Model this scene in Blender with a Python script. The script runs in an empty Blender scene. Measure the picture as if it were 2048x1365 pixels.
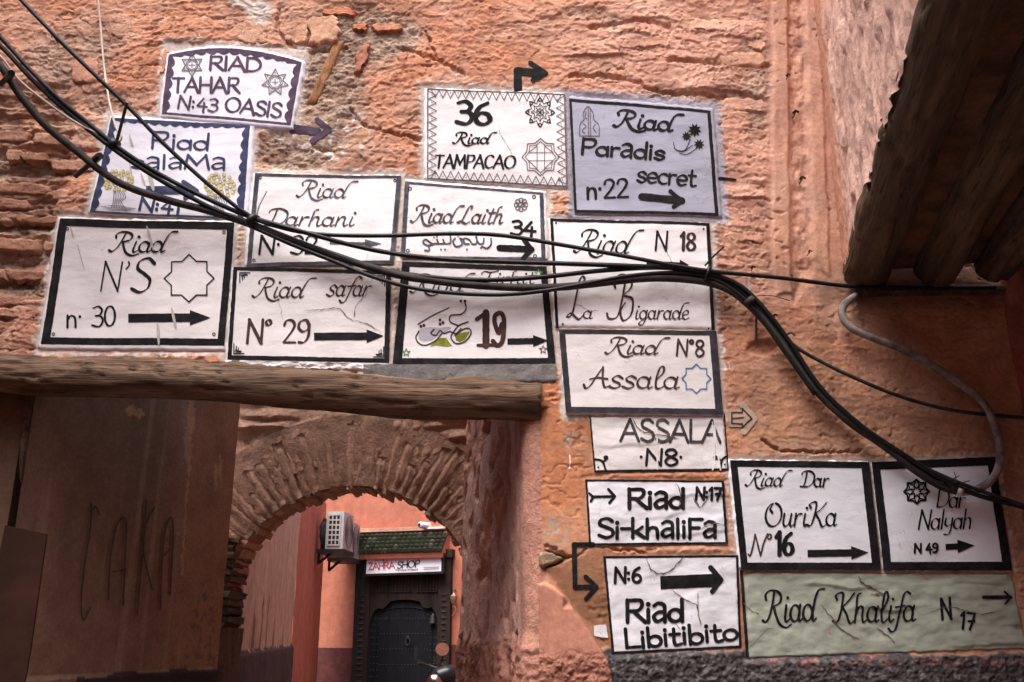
import bpy, math, random
import numpy as np
from mathutils import Vector
R = math.radians
random.seed(7)

# ------------------------------------------------------------ camera, sky, sun
F = 1900.0; CH = 1.6; PITCH = math.atan(588 / F); WY = 3.2
sc = bpy.context.scene
cam = bpy.data.cameras.new('camera'); camo = bpy.data.objects.new('camera', cam)
sc.collection.objects.link(camo); sc.camera = camo
camo.location = (0, 0, CH); camo.rotation_euler = (R(90) + PITCH, 0, 0)
cam.sensor_width = 36; cam.lens = 36 * F / 2048; cam.clip_end = 500; cam.clip_start = 0.05
SUN_EL, SUN_AZ = 66, -30          # azimuth measured from behind the camera, towards the left
w = bpy.data.worlds.new('World'); sc.world = w; w.use_nodes = True
nt = w.node_tree; bg = nt.nodes['Background']
sky = nt.nodes.new('ShaderNodeTexSky'); sky.sky_type = 'NISHITA'; sky.sun_disc = False
sky.sun_elevation = R(SUN_EL); sky.sun_rotation = R(180 - SUN_AZ); sky.air_density = 1.0; sky.dust_density = 3.5; sky.ozone_density = 1.0
nt.links.new(sky.outputs[0], bg.inputs[0]); bg.inputs[1].default_value = 0.12
sl = bpy.data.lights.new('sun', 'SUN'); sl.energy = 1.5; sl.angle = R(45); sl.color = (1, .975, .95)
so = bpy.data.objects.new('sun', sl); sc.collection.objects.link(so)
sd = Vector((math.sin(R(SUN_AZ)) * math.cos(R(SUN_EL)), -math.cos(R(SUN_AZ)) * math.cos(R(SUN_EL)), math.sin(R(SUN_EL))))
so.rotation_euler = sd.to_track_quat('Z', 'Y').to_euler(); so.location = sd * 30
sc.view_settings.view_transform = 'Standard'; sc.view_settings.look = 'None'; sc.view_settings.gamma = 1
sc.view_settings.use_curve_mapping = False
sc.view_settings.exposure = 1.72
sc.cycles.max_bounces = 8; sc.cycles.diffuse_bounces = 5

# ------------------------------------------------------------ numbers
sp, cp = math.sin(PITCH), math.cos(PITCH)
def rays(px, py):
    px = np.asarray(px, float); py = np.asarray(py, float)
    u = (px - 1024) / F; v = (682.5 - py) / F
    return np.stack([u, cp - v * sp, sp + v * cp], -1)
def at(px, py, Y=WY):
    d = rays(px, py); return d / d[..., 1:2] * Y + np.array([0, 0, CH])
def proj(p):
    x, y, z = p[..., 0], p[..., 1], p[..., 2] - CH
    dd = y * cp + z * sp; return 1024 + F * x / dd, 682.5 - F * (z * cp - y * sp) / dd
def sstep(a, b, x):
    t = np.clip((x - a) / (b - a), 0, 1); return t * t * (3 - 2 * t)
def _h(i, j, s):
    n = (i * 374761393 + j * 668265263 + s * 974634777) & 0xffffffff
    n = ((n ^ (n >> 13)) * 1274126177) & 0xffffffff
    return ((n ^ (n >> 16)) & 0xffffff) / float(0xffffff)
def rnd(i, s=0, j=0): return _h(np.asarray(i, np.int64), np.asarray(j, np.int64), s)
def vn(x, y, s=0):
    x = np.asarray(x, float); y = np.asarray(y, float)
    xi = np.floor(x).astype(np.int64); yi = np.floor(y).astype(np.int64)
    a = x - xi; b = y - yi
    def g(i, j, dx, dy):
        t = _h(i, j, s) * 6.2832; return np.cos(t) * dx + np.sin(t) * dy
    u = a * a * a * (a * (a * 6 - 15) + 10); v = b * b * b * (b * (b * 6 - 15) + 10)
    n0 = g(xi, yi, a, b) * (1 - u) + g(xi + 1, yi, a - 1, b) * u
    n1 = g(xi, yi + 1, a, b - 1) * (1 - u) + g(xi + 1, yi + 1, a - 1, b - 1) * u
    return (n0 * (1 - v) + n1 * v) * 1.5
def fbm(x, y, s=0, o=4, g=.5):
    r = 0; a = 1; t = 0
    for k in range(o):
        r = r + a * vn(x * 2 ** k + 13.1 * k, y * 2 ** k - 7.7 * k, s + k); t += a; a *= g
    return r / t
def ridge(x, y, s=0, o=3):          # thin valleys: 0 on the line, rising away from it
    return np.abs(fbm(x, y, s, o))
def lips(x, z, per, s, wob=.8, rot=0):
    """courses of daubed plaster: each swells downward and ends in a torn lip"""
    zz = z / per + wob * fbm(x * 1.6, z * 3, s, 3) + .22 * fbm(x * 11, z * 11, s + 5, 3)
    row = np.floor(zz); fr = zz - row
    a = sstep(-.15, .45, vn(x * 2.6 + row * 17.3, row * 5.1, s + 9))
    return a * (1 - fr) ** .8 * sstep(0, .10, fr)
def inquad(px, py, q, a=-2, b=14):
    """soft mask, 1 well inside the convex polygon q"""
    m = np.full(np.shape(px), 1e9); n = len(q)
    for k in range(n):
        x0, y0 = q[k]; x1, y1 = q[(k + 1) % n]; L = math.hypot(x1 - x0, y1 - y0)
        m = np.minimum(m, ((x1 - x0) * (py - y0) - (y1 - y0) * (px - x0)) / L)
    return sstep(a, b, m)
def blob(px, py, cx, cy, rx, ry, k=.35):
    d = np.hypot((px - cx) / rx, (py - cy) / ry); return 1 - sstep(1 - k, 1 + k, d)

# ------------------------------------------------------------ object helpers
COL = sc.collection
def prop(o, label=None, cat=None, group=None, kind=None):
    for k, v in (('label', label), ('category', cat), ('group', group), ('kind', kind)):
        if v: o[k] = v
    return o
def wloc(o):
    v = Vector((0, 0, 0))
    while o: v = v + Vector(o.location); o = o.parent
    return v
def mk(name, verts, faces, mat, parent=None, smooth=True, col=None, rough=None, origin=None):
    """verts in world coordinates; the origin goes to the base of the piece (top level) or its centre"""
    v = np.array(verts, float)
    lo, hi = v.min(0), v.max(0)
    if origin is None: origin = (lo + hi) / 2; 
    if parent is None: origin = np.array([(lo[0] + hi[0]) / 2, (lo[1] + hi[1]) / 2, lo[2]])
    me = bpy.data.meshes.new(name)
    me.from_pydata((v - origin).tolist() if len(v) < 20000 else [], [], faces if len(v) < 20000 else []) if len(v) < 20000 else fastmesh(me, v - origin, faces)
    me.materials.append(mat)
    if smooth: me.polygons.foreach_set('use_smooth', np.ones(len(me.polygons), bool))
    if col is not None:
        c = np.ones((len(v), 4), np.float32); c[:, :3] = col
        me.color_attributes.new('Col', 'FLOAT_COLOR', 'POINT').data.foreach_set('color', c.ravel())
    if rough is not None:
        me.attributes.new('rgh', 'FLOAT', 'POINT').data.foreach_set('value', np.broadcast_to(np.asarray(rough, np.float32), (len(v),)).copy())
    me.update()
    o = bpy.data.objects.new(name, me); COL.objects.link(o)
    o.location = origin
    if parent: o.parent = parent; o.location = Vector(origin) - wloc(parent)
    return o
def fastmesh(me, v, faces):
    f = np.asarray(faces, np.int32); n = len(f)
    me.vertices.add(len(v)); me.vertices.foreach_set('co', v.astype(np.float32).ravel())
    me.loops.add(n * 4); me.loops.foreach_set('vertex_index', f.ravel())
    me.polygons.add(n); me.polygons.foreach_set('loop_start', np.arange(0, n * 4, 4, dtype=np.int32))
    me.polygons.foreach_set('loop_total', np.full(n, 4, np.int32)); me.update(calc_edges=True)
def empty(name, loc, label, cat, group=None):
    o = bpy.data.objects.new(name, None); COL.objects.link(o); o.location = loc; o.empty_display_size = .05
    return prop(o, label, cat, group)
def gridf(nu, nv, keep=None):
    i = np.arange(nv - 1)[:, None] * nu + np.arange(nu - 1)[None, :]
    f = np.stack([i, i + 1, i + 1 + nu, i + nu], -1).reshape(-1, 4)
    if keep is not None: f = f[keep[:-1, :-1].ravel() & keep[1:, 1:].ravel() & keep[:-1, 1:].ravel() & keep[1:, :-1].ravel()]
    return f
class MB:
    def __init__(s): s.v = []; s.f = []
    def add(s, v, f):
        n = len(s.v); s.v += [tuple(map(float, p)) for p in v]; s.f += [tuple(int(k) + n for k in q) for q in f]
    def build(s, name, mat, parent=None, smooth=False, **k): return mk(name, s.v, s.f, mat, parent, smooth, **k)
class Frame:
    def __init__(s, o, u, n):
        s.o = np.array(o, float); s.u = np.array(u, float) / np.linalg.norm(u); s.n = np.array(n, float) / np.linalg.norm(n); s.w = np.array([0, 0, 1.])
    def p(s, u, w, n): 
        u, w, n = np.broadcast_arrays(*(np.asarray(k, float) for k in (u, w, n)))
        return s.o + u[..., None] * s.u + w[..., None] * s.w + n[..., None] * s.n
    def px(s, px, py):                      # pixel -> (u, w) on the frame's plane
        d = rays(px, py); c = np.array([0, 0, CH])
        t = ((s.o - c) @ s.n) / (d @ s.n); q = c + d * t[..., None] - s.o
        return q @ s.u, q @ s.w
BOXF = [(0, 1, 3, 2), (4, 6, 7, 5), (0, 4, 5, 1), (2, 3, 7, 6), (0, 2, 6, 4), (1, 5, 7, 3)]
def fbox(fr, u0, u1, w0, w1, n0, n1, bev=0):
    P = [fr.p(u, w, n) for u in (u0, u1) for w in (w0, w1) for n in (n0, n1)]
    return P, BOXF
WF = Frame((0, 0, 0), (1, 0, 0), (0, -1, 0))
def catmull(pts, step):
    P = np.array(pts, float)
    if len(P) < 3: 
        n = max(2, int(np.linalg.norm(P[-1] - P[0]) / step) + 1); t = np.linspace(0, 1, n)[:, None]; return P[0] * (1 - t) + P[-1] * t
    Q = np.vstack([2 * P[0] - P[1], P, 2 * P[-1] - P[-2]]); out = []
    for k in range(1, len(Q) - 2):
        a, b, c, d = Q[k - 1], Q[k], Q[k + 1], Q[k + 2]
        n = max(2, int(np.linalg.norm(c - b) / step) + 1); t = np.linspace(0, 1, n, endpoint=False)[:, None]
        out.append(.5 * (2 * b + (c - a) * t + (2 * a - 5 * b + 4 * c - d) * t ** 2 + (3 * b - a - 3 * c + d) * t ** 3))
    out.append(P[-1:]); return np.vstack(out)
def tube(path, rad, sides=10, seed=0, bump=0., cap=True):
    P = np.array(path, float); n = len(P); T = np.gradient(P, axis=0); T /= np.linalg.norm(T, axis=1)[:, None] + 1e-9
    up = np.array([0., 0, 1]) if abs(T[0][2]) < .9 else np.array([1., 0, 0]); rad = np.broadcast_to(rad, (n,))
    V = []; N = up - T[0] * (up @ T[0]); N /= np.linalg.norm(N)
    for k in range(n):
        N = N - T[k] * (N @ T[k]); N /= np.linalg.norm(N); B = np.cross(T[k], N)
        for j in range(sides):
            a = 6.28318 * j / sides; r = rad[k] * (1 + bump * float(vn(k * .25, j * .7, seed)))
            V.append(P[k] + (N * math.cos(a) + B * math.sin(a)) * r)
    Fc = [(k * sides + j, k * sides + (j + 1) % sides, (k + 1) * sides + (j + 1) % sides, (k + 1) * sides + j) for k in range(n - 1) for j in range(sides)]
    if cap: Fc += [tuple(range(sides))[::-1], tuple((n - 1) * sides + j for j in range(sides))]
    return V, Fc

# ------------------------------------------------------------ materials
def newmat(name, rough=.9):
    m = bpy.data.materials.new(name); m.use_nodes = True; nt = m.node_tree; b = nt.nodes['Principled BSDF']
    b.inputs['Roughness'].default_value = rough
    b.inputs['Specular IOR Level'].default_value = .25
    return m, nt, b
def N(nt, t, **k):
    n = nt.nodes.new(t)
    for a, v in k.items():
        if a in n.inputs: n.inputs[a].default_value = v
        else: setattr(n, a, v)
    return n
def noise(nt, vec, scale, detail=4, rough=.55, dist=0):
    n = N(nt, 'ShaderNodeTexNoise'); n.inputs['Scale'].default_value = scale; n.inputs['Detail'].default_value = detail
    n.inputs['Roughness'].default_value = rough; n.inputs['Distortion'].default_value = dist; nt.links.new(vec, n.inputs['Vector']); return n.outputs['Fac']
def ramp(nt, src, a, b, lo=0., hi=1.):
    n = N(nt, 'ShaderNodeMapRange', interpolation_type='SMOOTHSTEP'); n.inputs[1].default_value = a; n.inputs[2].default_value = b
    n.inputs[3].default_value = lo; n.inputs[4].default_value = hi; nt.links.new(src, n.inputs[0]); return n.outputs[0]
def mth(nt, op, a, b=None):
    n = N(nt, 'ShaderNodeMath', operation=op)
    for k, v in enumerate((a, b)):
        if v is None: continue
        if isinstance(v, (int, float)): n.inputs[k].default_value = v
        else: nt.links.new(v, n.inputs[k])
    return n.outputs[0]
def mix(nt, f, a, b, blend='MIX'):
    n = N(nt, 'ShaderNodeMix', data_type='RGBA', blend_type=blend)
    for k, v in ((0, f), (6, a), (7, b)):
        if isinstance(v, (int, float)): n.inputs[k].default_value = v
        elif isinstance(v, (tuple, list)): n.inputs[k].default_value = (*v[:3], 1)
        else: nt.links.new(v, n.inputs[k])
    return n.outputs[2]
def bump(nt, b, pairs):
    last = None
    for h, strength, dist in pairs:
        n = N(nt, 'ShaderNodeBump'); n.inputs['Distance'].default_value = dist
        if isinstance(strength, (int, float)): n.inputs['Strength'].default_value = strength
        else: nt.links.new(strength, n.inputs['Strength'])
        nt.links.new(h, n.inputs['Height'])
        if last is not None: nt.links.new(last, n.inputs['Normal'])
        last = n.outputs[0]
    nt.links.new(last, b.inputs['Normal'])
def pos(nt, sx=1, sy=1, sz=1, world=True):
    g = N(nt, 'ShaderNodeNewGeometry').outputs['Position'] if world else N(nt, 'ShaderNodeTexCoord').outputs['Object']
    if (sx, sy, sz) != (1, 1, 1):
        m = N(nt, 'ShaderNodeMapping'); m.inputs['Scale'].default_value = (sx, sy, sz); nt.links.new(g, m.inputs[0]); g = m.outputs[0]
    return g
def plaster(name, base=None, second=None, sc1=3., fine=1., stretch=None, crackle=0.):
    m, nt, b = newmat(name); g = pos(nt)
    if base is None: c = N(nt, 'ShaderNodeAttribute', attribute_name='Col').outputs['Color']
    else: c = mix(nt, ramp(nt, noise(nt, pos(nt, *(stretch or (1, 1, 1))), sc1, 6, .6), .35, .65), base, second or tuple(x * .75 for x in base))
    n1 = noise(nt, g, 9, 5, .6); n2 = noise(nt, g, 70, 6, .7)
    c = mix(nt, 1., c, mix(nt, ramp(nt, n1, .3, .7), (.86, .84, .84), (1.1, 1.1, 1.1)), 'MULTIPLY')
    c = mix(nt, 1., c, mix(nt, ramp(nt, n2, .3, .7), (.84, .82, .8), (1.12, 1.12, 1.13)), 'MULTIPLY')
    nt.links.new(c, b.inputs['Base Color'])
    st = .35 * fine
    if base is None:
        r = N(nt, 'ShaderNodeAttribute', attribute_name='rgh').outputs['Fac']
        st = mth(nt, 'MULTIPLY', r, fine)
    lst = [(noise(nt, g, 55, 6, .65), st, .012), (noise(nt, g, 260, 3, .6), st, .003)]
    bump(nt, b, lst); return m
def paintmat(name, c, wear=.0, dirt=.12, gloss=.7, cool=(.9, .9, .9)):
    """brushed lime or oil paint: mottled, dusty, hairline cracked"""
    m, nt, b = newmat(name, gloss); g = pos(nt)
    col = mix(nt, ramp(nt, noise(nt, g, 5, 5, .6), .35, .7), c, tuple(x * k for x, k in zip(c, cool)))
    col = mix(nt, mth(nt, 'MULTIPLY', ramp(nt, noise(nt, pos(nt, 1, 1, .25), 14, 6, .7), .55, .8), dirt * 3), col, tuple(x * .72 for x in (c[0], c[1] * .95, c[2] * .9)))
    v = N(nt, 'ShaderNodeTexVoronoi', feature='DISTANCE_TO_EDGE'); v.inputs['Scale'].default_value = 5.
    wv = N(nt, 'ShaderNodeVectorMath', operation='ADD'); nt.links.new(g, wv.inputs[0])
    nz = N(nt, 'ShaderNodeTexNoise'); nz.inputs['Scale'].default_value = 14; nz.inputs['Detail'].default_value = 5; nt.links.new(g, nz.inputs[0])
    ms = N(nt, 'ShaderNodeVectorMath', operation='SCALE'); ms.inputs['Scale'].default_value = .16; nt.links.new(nz.outputs['Color'], ms.inputs[0]); nt.links.new(ms.outputs[0], wv.inputs[1])
    nt.links.new(wv.outputs[0], v.inputs['Vector'])
    crack = mth(nt, 'MULTIPLY', ramp(nt, v.outputs['Distance'], .0, .006, 1, 0), ramp(nt, noise(nt, g, 3.3, 3), .5, .62))
    col = mix(nt, mth(nt, 'MULTIPLY', crack, .5), col, (.2, .15, .13))
    col = mix(nt, ramp(nt, noise(nt, g, 38, 4, .8), .70, .74), col, (.42, .3, .24))
    nt.links.new(col, b.inputs['Base Color'])
    inv = mth(nt, 'SUBTRACT', 1., crack)
    bump(nt, b, [(noise(nt, pos(nt, .5, 1, 1), 26, 4, .5), .25, .010), (noise(nt, g, 150, 3, .5), .15, .002), (inv, .3, .004)]); return m
def inkmat(name, c, c2=None, wear=.5, gloss=.8):
    m, nt, b = newmat(name, gloss); b.inputs['Specular IOR Level'].default_value = .12; g = pos(nt)
    col = mix(nt, ramp(nt, noise(nt, g, 24, 5, .7), .4, .7), c, c2 or tuple(min(1, x * 1.6 + .012) for x in c))
    col = mix(nt, ramp(nt, noise(nt, pos(nt, 1, 1, 1.3), 85, 5, .8), .72 - .08 * wear, .80 - .08 * wear), col, (.5, .46, .44))
    nt.links.new(col, b.inputs['Base Color'])
    bump(nt, b, [(noise(nt, pos(nt, .5, 1, 1), 26, 4, .5), .25, .010), (noise(nt, g, 150, 3, .5), .15, .002)]); return m
def wood(name, c1, c2, axis=(1, 0, 0), dark=(.03, .02, .015), scale=1., rot=0.):
    m, nt, b = newmat(name, .85); s = [(.06 if a else 1.) * 1. for a in axis]
    p = pos(nt); m1 = N(nt, 'ShaderNodeMapping'); m1.inputs['Rotation'].default_value = (0, 0, rot); nt.links.new(p, m1.inputs[0])
    m2 = N(nt, 'ShaderNodeMapping'); m2.inputs['Scale'].default_value = s; nt.links.new(m1.outputs[0], m2.inputs[0]); g = m2.outputs[0]
    f1 = noise(nt, g, 20 * scale, 8, .68, 1.2); f2 = noise(nt, g, 110 * scale, 6, .6)
    col = mix(nt, ramp(nt, f1, .35, .65), c1, c2)
    col = mix(nt, ramp(nt, noise(nt, g, 7, 6, .6, .6), .5, .66), col, tuple(x * .30 for x in c1)); col = mix(nt, ramp(nt, noise(nt, p, 5, 5, .6), .5, .72), col, tuple(x * .5 for x in c1))
    col = mix(nt, ramp(nt, f2, .56, .68), col, dark)
    col = mix(nt, ramp(nt, noise(nt, p, 22, 5, .8), .72, .78), col, (.5, .42, .36))
    vk = N(nt, 'ShaderNodeTexVoronoi', feature='F1'); vk.inputs['Scale'].default_value = 3.1; nt.links.new(p, vk.inputs['Vector']); col = mix(nt, ramp(nt, vk.outputs['Distance'], .05, .12, .8, 0), col, dark)
    nt.links.new(col, b.inputs['Base Color'])
    bump(nt, b, [(f1, .8, .025), (f2, .6, .008)]); return m
def simple(name, c, rough=.6, metal=0., var=.25, sc_=30, bmp=.1):
    m, nt, b = newmat(name, rough); g = pos(nt)
    col = mix(nt, ramp(nt, noise(nt, g, sc_, 5, .65), .3, .7), c, tuple(x * (1 - var) for x in c)); nt.links.new(col, b.inputs['Base Color'])
    b.inputs['Metallic'].default_value = metal
    bump(nt, b, [(noise(nt, g, sc_ * 4, 4, .6), bmp, .003)]); return m

M_wall = plaster('weathered_plaster', fine=1.)
M_white = paintmat('white_limewash', (.84, .82, .825), dirt=.07); M_cool = paintmat('cool_white_paint', (.76, .77, .83), dirt=.06)
M_cream = paintmat('grey_white_paint', (.77, .74, .73), dirt=.1); M_lav = paintmat('lilac_white_paint', (.82, .80, .87), dirt=.05)
M_blue = paintmat('grey_blue_paint', (.36, .375, .46), dirt=.08, cool=(.92, .93, .95)); M_green = paintmat('sage_green_paint', (.36, .39, .325), dirt=.2, cool=(.85, .86, .84))
M_ink = inkmat('black_paint', (.008, .007, .008), (.022, .020, .022)); M_navy = inkmat('navy_paint', (.035, .042, .09), wear=.2); M_plum = inkmat('plum_paint', (.07, .045, .075), wear=.2)
M_brown = inkmat('faded_brown_ink', (.07, .035, .025), (.12, .13, .18), wear=.6); M_sepia = inkmat('sepia_ink', (.05, .026, .022), wear=.2)
M_thin = inkmat('grey_pen_line', (.10, .085, .09), wear=.2); M_blueline = inkmat('blue_line', (.05, .13, .28), wear=.2)
M_greenp = inkmat('olive_green_paint', (.17, .19, .025), wear=.3); M_greenl = inkmat('green_line', (.05, .2, .05), wear=.2); M_yellow = inkmat('yellow_paint', (.62, .5, .06), wear=.2)
M_greyp = inkmat('grey_wash', (.42, .42, .48), (.46, .46, .5), wear=.2); M_drip = paintmat('white_drip', (.8, .78, .76))
M_beige = paintmat('beige_paint', (.48, .36, .27))
M_log = wood('weathered_log', (.26, .165, .11), (.11, .066, .042), (1, 0, 0))
M_log2 = wood('dark_log', (.17, .11, .068), (.07, .043, .028), (0, 1, 0), rot=math.atan(.225))
M_cable = simple('black_rubber', (.012, .012, .013), .45, var=.3, sc_=40, bmp=.3); M_cabled = simple('dusty_black_rubber', (.05, .042, .038), .7, var=.7, sc_=18, bmp=.3)
M_conduit = simple('dusty_grey_conduit', (.40, .34, .31), .8, var=.75, sc_=14, bmp=.3); M_beigec = simple('cream_wire', (.62, .5, .42), .5)
M_tie = simple('grey_nylon', (.62, .62, .64), .4); M_steel = simple('rusty_steel', (.06, .04, .035), .7, var=.5)
M_cement = plaster('grey_cement', (.22, .215, .205), (.13, .125, .125), 9, 1.2)

# ------------------------------------------------------------ the painted signs: where they are
# name: border quad TL TR BR BL (photo pixels), margins l t r b, lift (m), bulge of the top side
SG = dict(
 tahar=([(339, 112), (604, 126), (582, 253), (325, 231)], (8, 8, 9, 10), .0070, 18),
 salama=([(224, 238), (501, 253), (487, 442), (181, 427)], (7, 9, 13, 4), .0058, 0),
 ns=([(122, 439), (470, 447), (450, 693), (82, 689)], (9, 7, 5, 13), .0066, 0),
 darhani=([(511, 348), (803, 352), (788, 530), (493, 535)], (9, 5, 2, 1), .0052, 0),
 laith=([(810, 363), (1087, 385), (1091, 521), (801, 518)], (2, 8, 9, 2), .0060, 0),
 safar=([(467, 534), (783, 545), (779, 728), (456, 721)], (7, 1, 3, 13), .0058, 0),
 tirhit=([(805, 525), (1093, 535), (1111, 730), (786, 730)], (1, 0, 3, 2), .0068, 0),
 tampacao=([(855, 181), (1130, 188), (1135, 374), (854, 358)], (9, 5, 3, 5), .0058, 0),
 paradis=([(1138, 198), (1420, 224), (1436, 435), (1149, 426)], (2, 10, 10, 5), .0066, 0),
 bigarade=([(1100, 437), (1418, 449), (1429, 662), (1111, 660)], (6, 4, 3, 0), .0052, 0),
 assala=([(1117, 663), (1431, 665), (1445, 832), (1131, 829)], (2, 0, 3, 3), .0120, 0),
 assala_old=([(1178, 834), (1449, 828), (1457, 942), (1188, 946)], (1, 0, 0, 1), .0030, 0),
 sikhalifa=([(1170, 960), (1447, 962), (1455, 1089), (1178, 1092)], (1, 1, 2, 2), .0030, 0),
 libitibito=([(1206, 1113), (1476, 1111), (1482, 1296), (1224, 1309)], (1, 2, 0, 1), .0030, 0),
 ourika=([(1458, 922), (1737, 925), (1760, 1141), (1481, 1141)], (5, 4, 2, 0), .0110, 0),
 nalyah=([(1742, 925), (1985, 916), (2021, 1142), (1765, 1142)], (1, 2, 2, 1), .0102, 0),
 khalifa=([(1479, 1141), (2024, 1146), (2056, 1296), (1491, 1315)], (0, -1, 0, 4), .0030, 0))
def smap(key, u, v):
    q, mg, lift, arch = SG[key]; q = np.array(q, float); u = np.asarray(u, float)[..., None]; v = np.asarray(v, float)[..., None]
    p = (q[0] * (1 - u) + q[1] * u) * (1 - v) + (q[3] * (1 - u) + q[2] * u) * v
    p[..., 1] -= arch * (4 * u * (1 - u) * (1 - v))[..., 0]; return p
def squad(key, grow=0):
    q, mg, lift, arch = SG[key]; w_ = q[1][0] - q[0][0]; h_ = q[3][1] - q[0][1]
    l, t, r, b = [m + grow for m in mg]
    return [(q[0][0] - l, q[0][1] - t - arch), (q[1][0] + r, q[1][1] - t - arch), (q[2][0] + r, q[2][1] + b), (q[3][0] - l, q[3][1] + b)]
MARKS = [[(570, 228), (672, 228), (672, 292), (570, 292)], [(1018, 112), (1106, 112), (1106, 190), (1018, 190)], [(1430, 345), (1485, 345), (1485, 375), (1430, 375)],
         [(1448, 812), (1522, 812), (1522, 874), (1448, 874)], [(1130, 1075), (1215, 1075), (1215, 1212), (1130, 1212)]]

# ------------------------------------------------------------ main wall relief (metres towards the viewer)
def low(x, z): return .016 * fbm(x * 1.1, z * 1.1, 3, 2) + .006 * fbm(x * 4, z * 4, 31, 2)
def zones(px, py):
    wx = px + 26 * fbm(px / 90, py / 90, 41, 3); wy = py + 26 * fbm(px / 90, py / 90, 47, 3)
    Z = {}
    Z['left'] = np.maximum(inquad(wx, wy, [(-900, 215), (200, 150), (215, 240), (125, 440), (95, 730), (-900, 730)], -10, 25), 0)
    Z['mortar'] = np.clip(blob(wx, wy, 655, 170, 75, 130) + blob(wx, wy, 745, 70, 95, 65) + blob(wx, wy, 585, 300, 85, 42) + blob(wx, wy, 150, 120, 90, 60) * .6
                  + blob(wx, wy, 60, 330, 120, 30) + blob(wx, wy, 60, 450, 140, 16) + blob(wx, wy, 60, 515, 120, 20) + blob(wx, wy, 60, 575, 110, 18) + blob(wx, wy, 210, 210, 60, 30) * .7
                  + blob(wx, wy, 1400, 200, 110, 22) * .5 + blob(wx, wy, 1510, 180, 34, 110) * .7 + blob(wx, wy, 1190, 35, 60, 16) * .6, 0, 1)
    Z['pink'] = np.maximum(sstep(1080, 1290, wx) * (1 - sstep(500, 640, wy)), inquad(wx, wy, [(1440, -500), (2200, -500), (1660, 560), (1470, 600)], -10, 30))
    Z['courses'] = sstep(1060, 1190, wx) * (1 - sstep(1515, 1545, wx)) * (1 - sstep(470, 520, wy))
    Z['strip'] = inquad(wx * .3 + px * .7, wy, [(1535, -900), (1560, -900), (1585, 590), (1548, 590)], -3, 5) + inquad(wx * .3 + px * .7, wy, [(1575, -900), (1618, -900), (1660, 560), (1625, 520)], -3, 6)
    Z['smooth'] = np.clip(inquad(wx, wy, [(1060, 800), (1190, 820), (1215, 1320), (1060, 1320)], -5, 20) + inquad(wx, wy, [(1430, 560), (2050, 600), (2050, 930), (1450, 930)], -10, 30) * .6, 0, 1)
    Z['dado'] = sstep(1303, 1313, py + 12 * fbm(px / 30, py / 30, 5, 3) + 8 * sstep(1900, 1300, px))
    Z['butt'] = inquad(wx * .15 + px * .85, wy * .15 + py * .85, [(1040, 1168), (1090, 1166), (1130, 1192), (1180, 1262), (1214, 1320), (1226, 1370), (1226, 1700), (1040, 1700)], -1, 6)
    return Z
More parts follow.
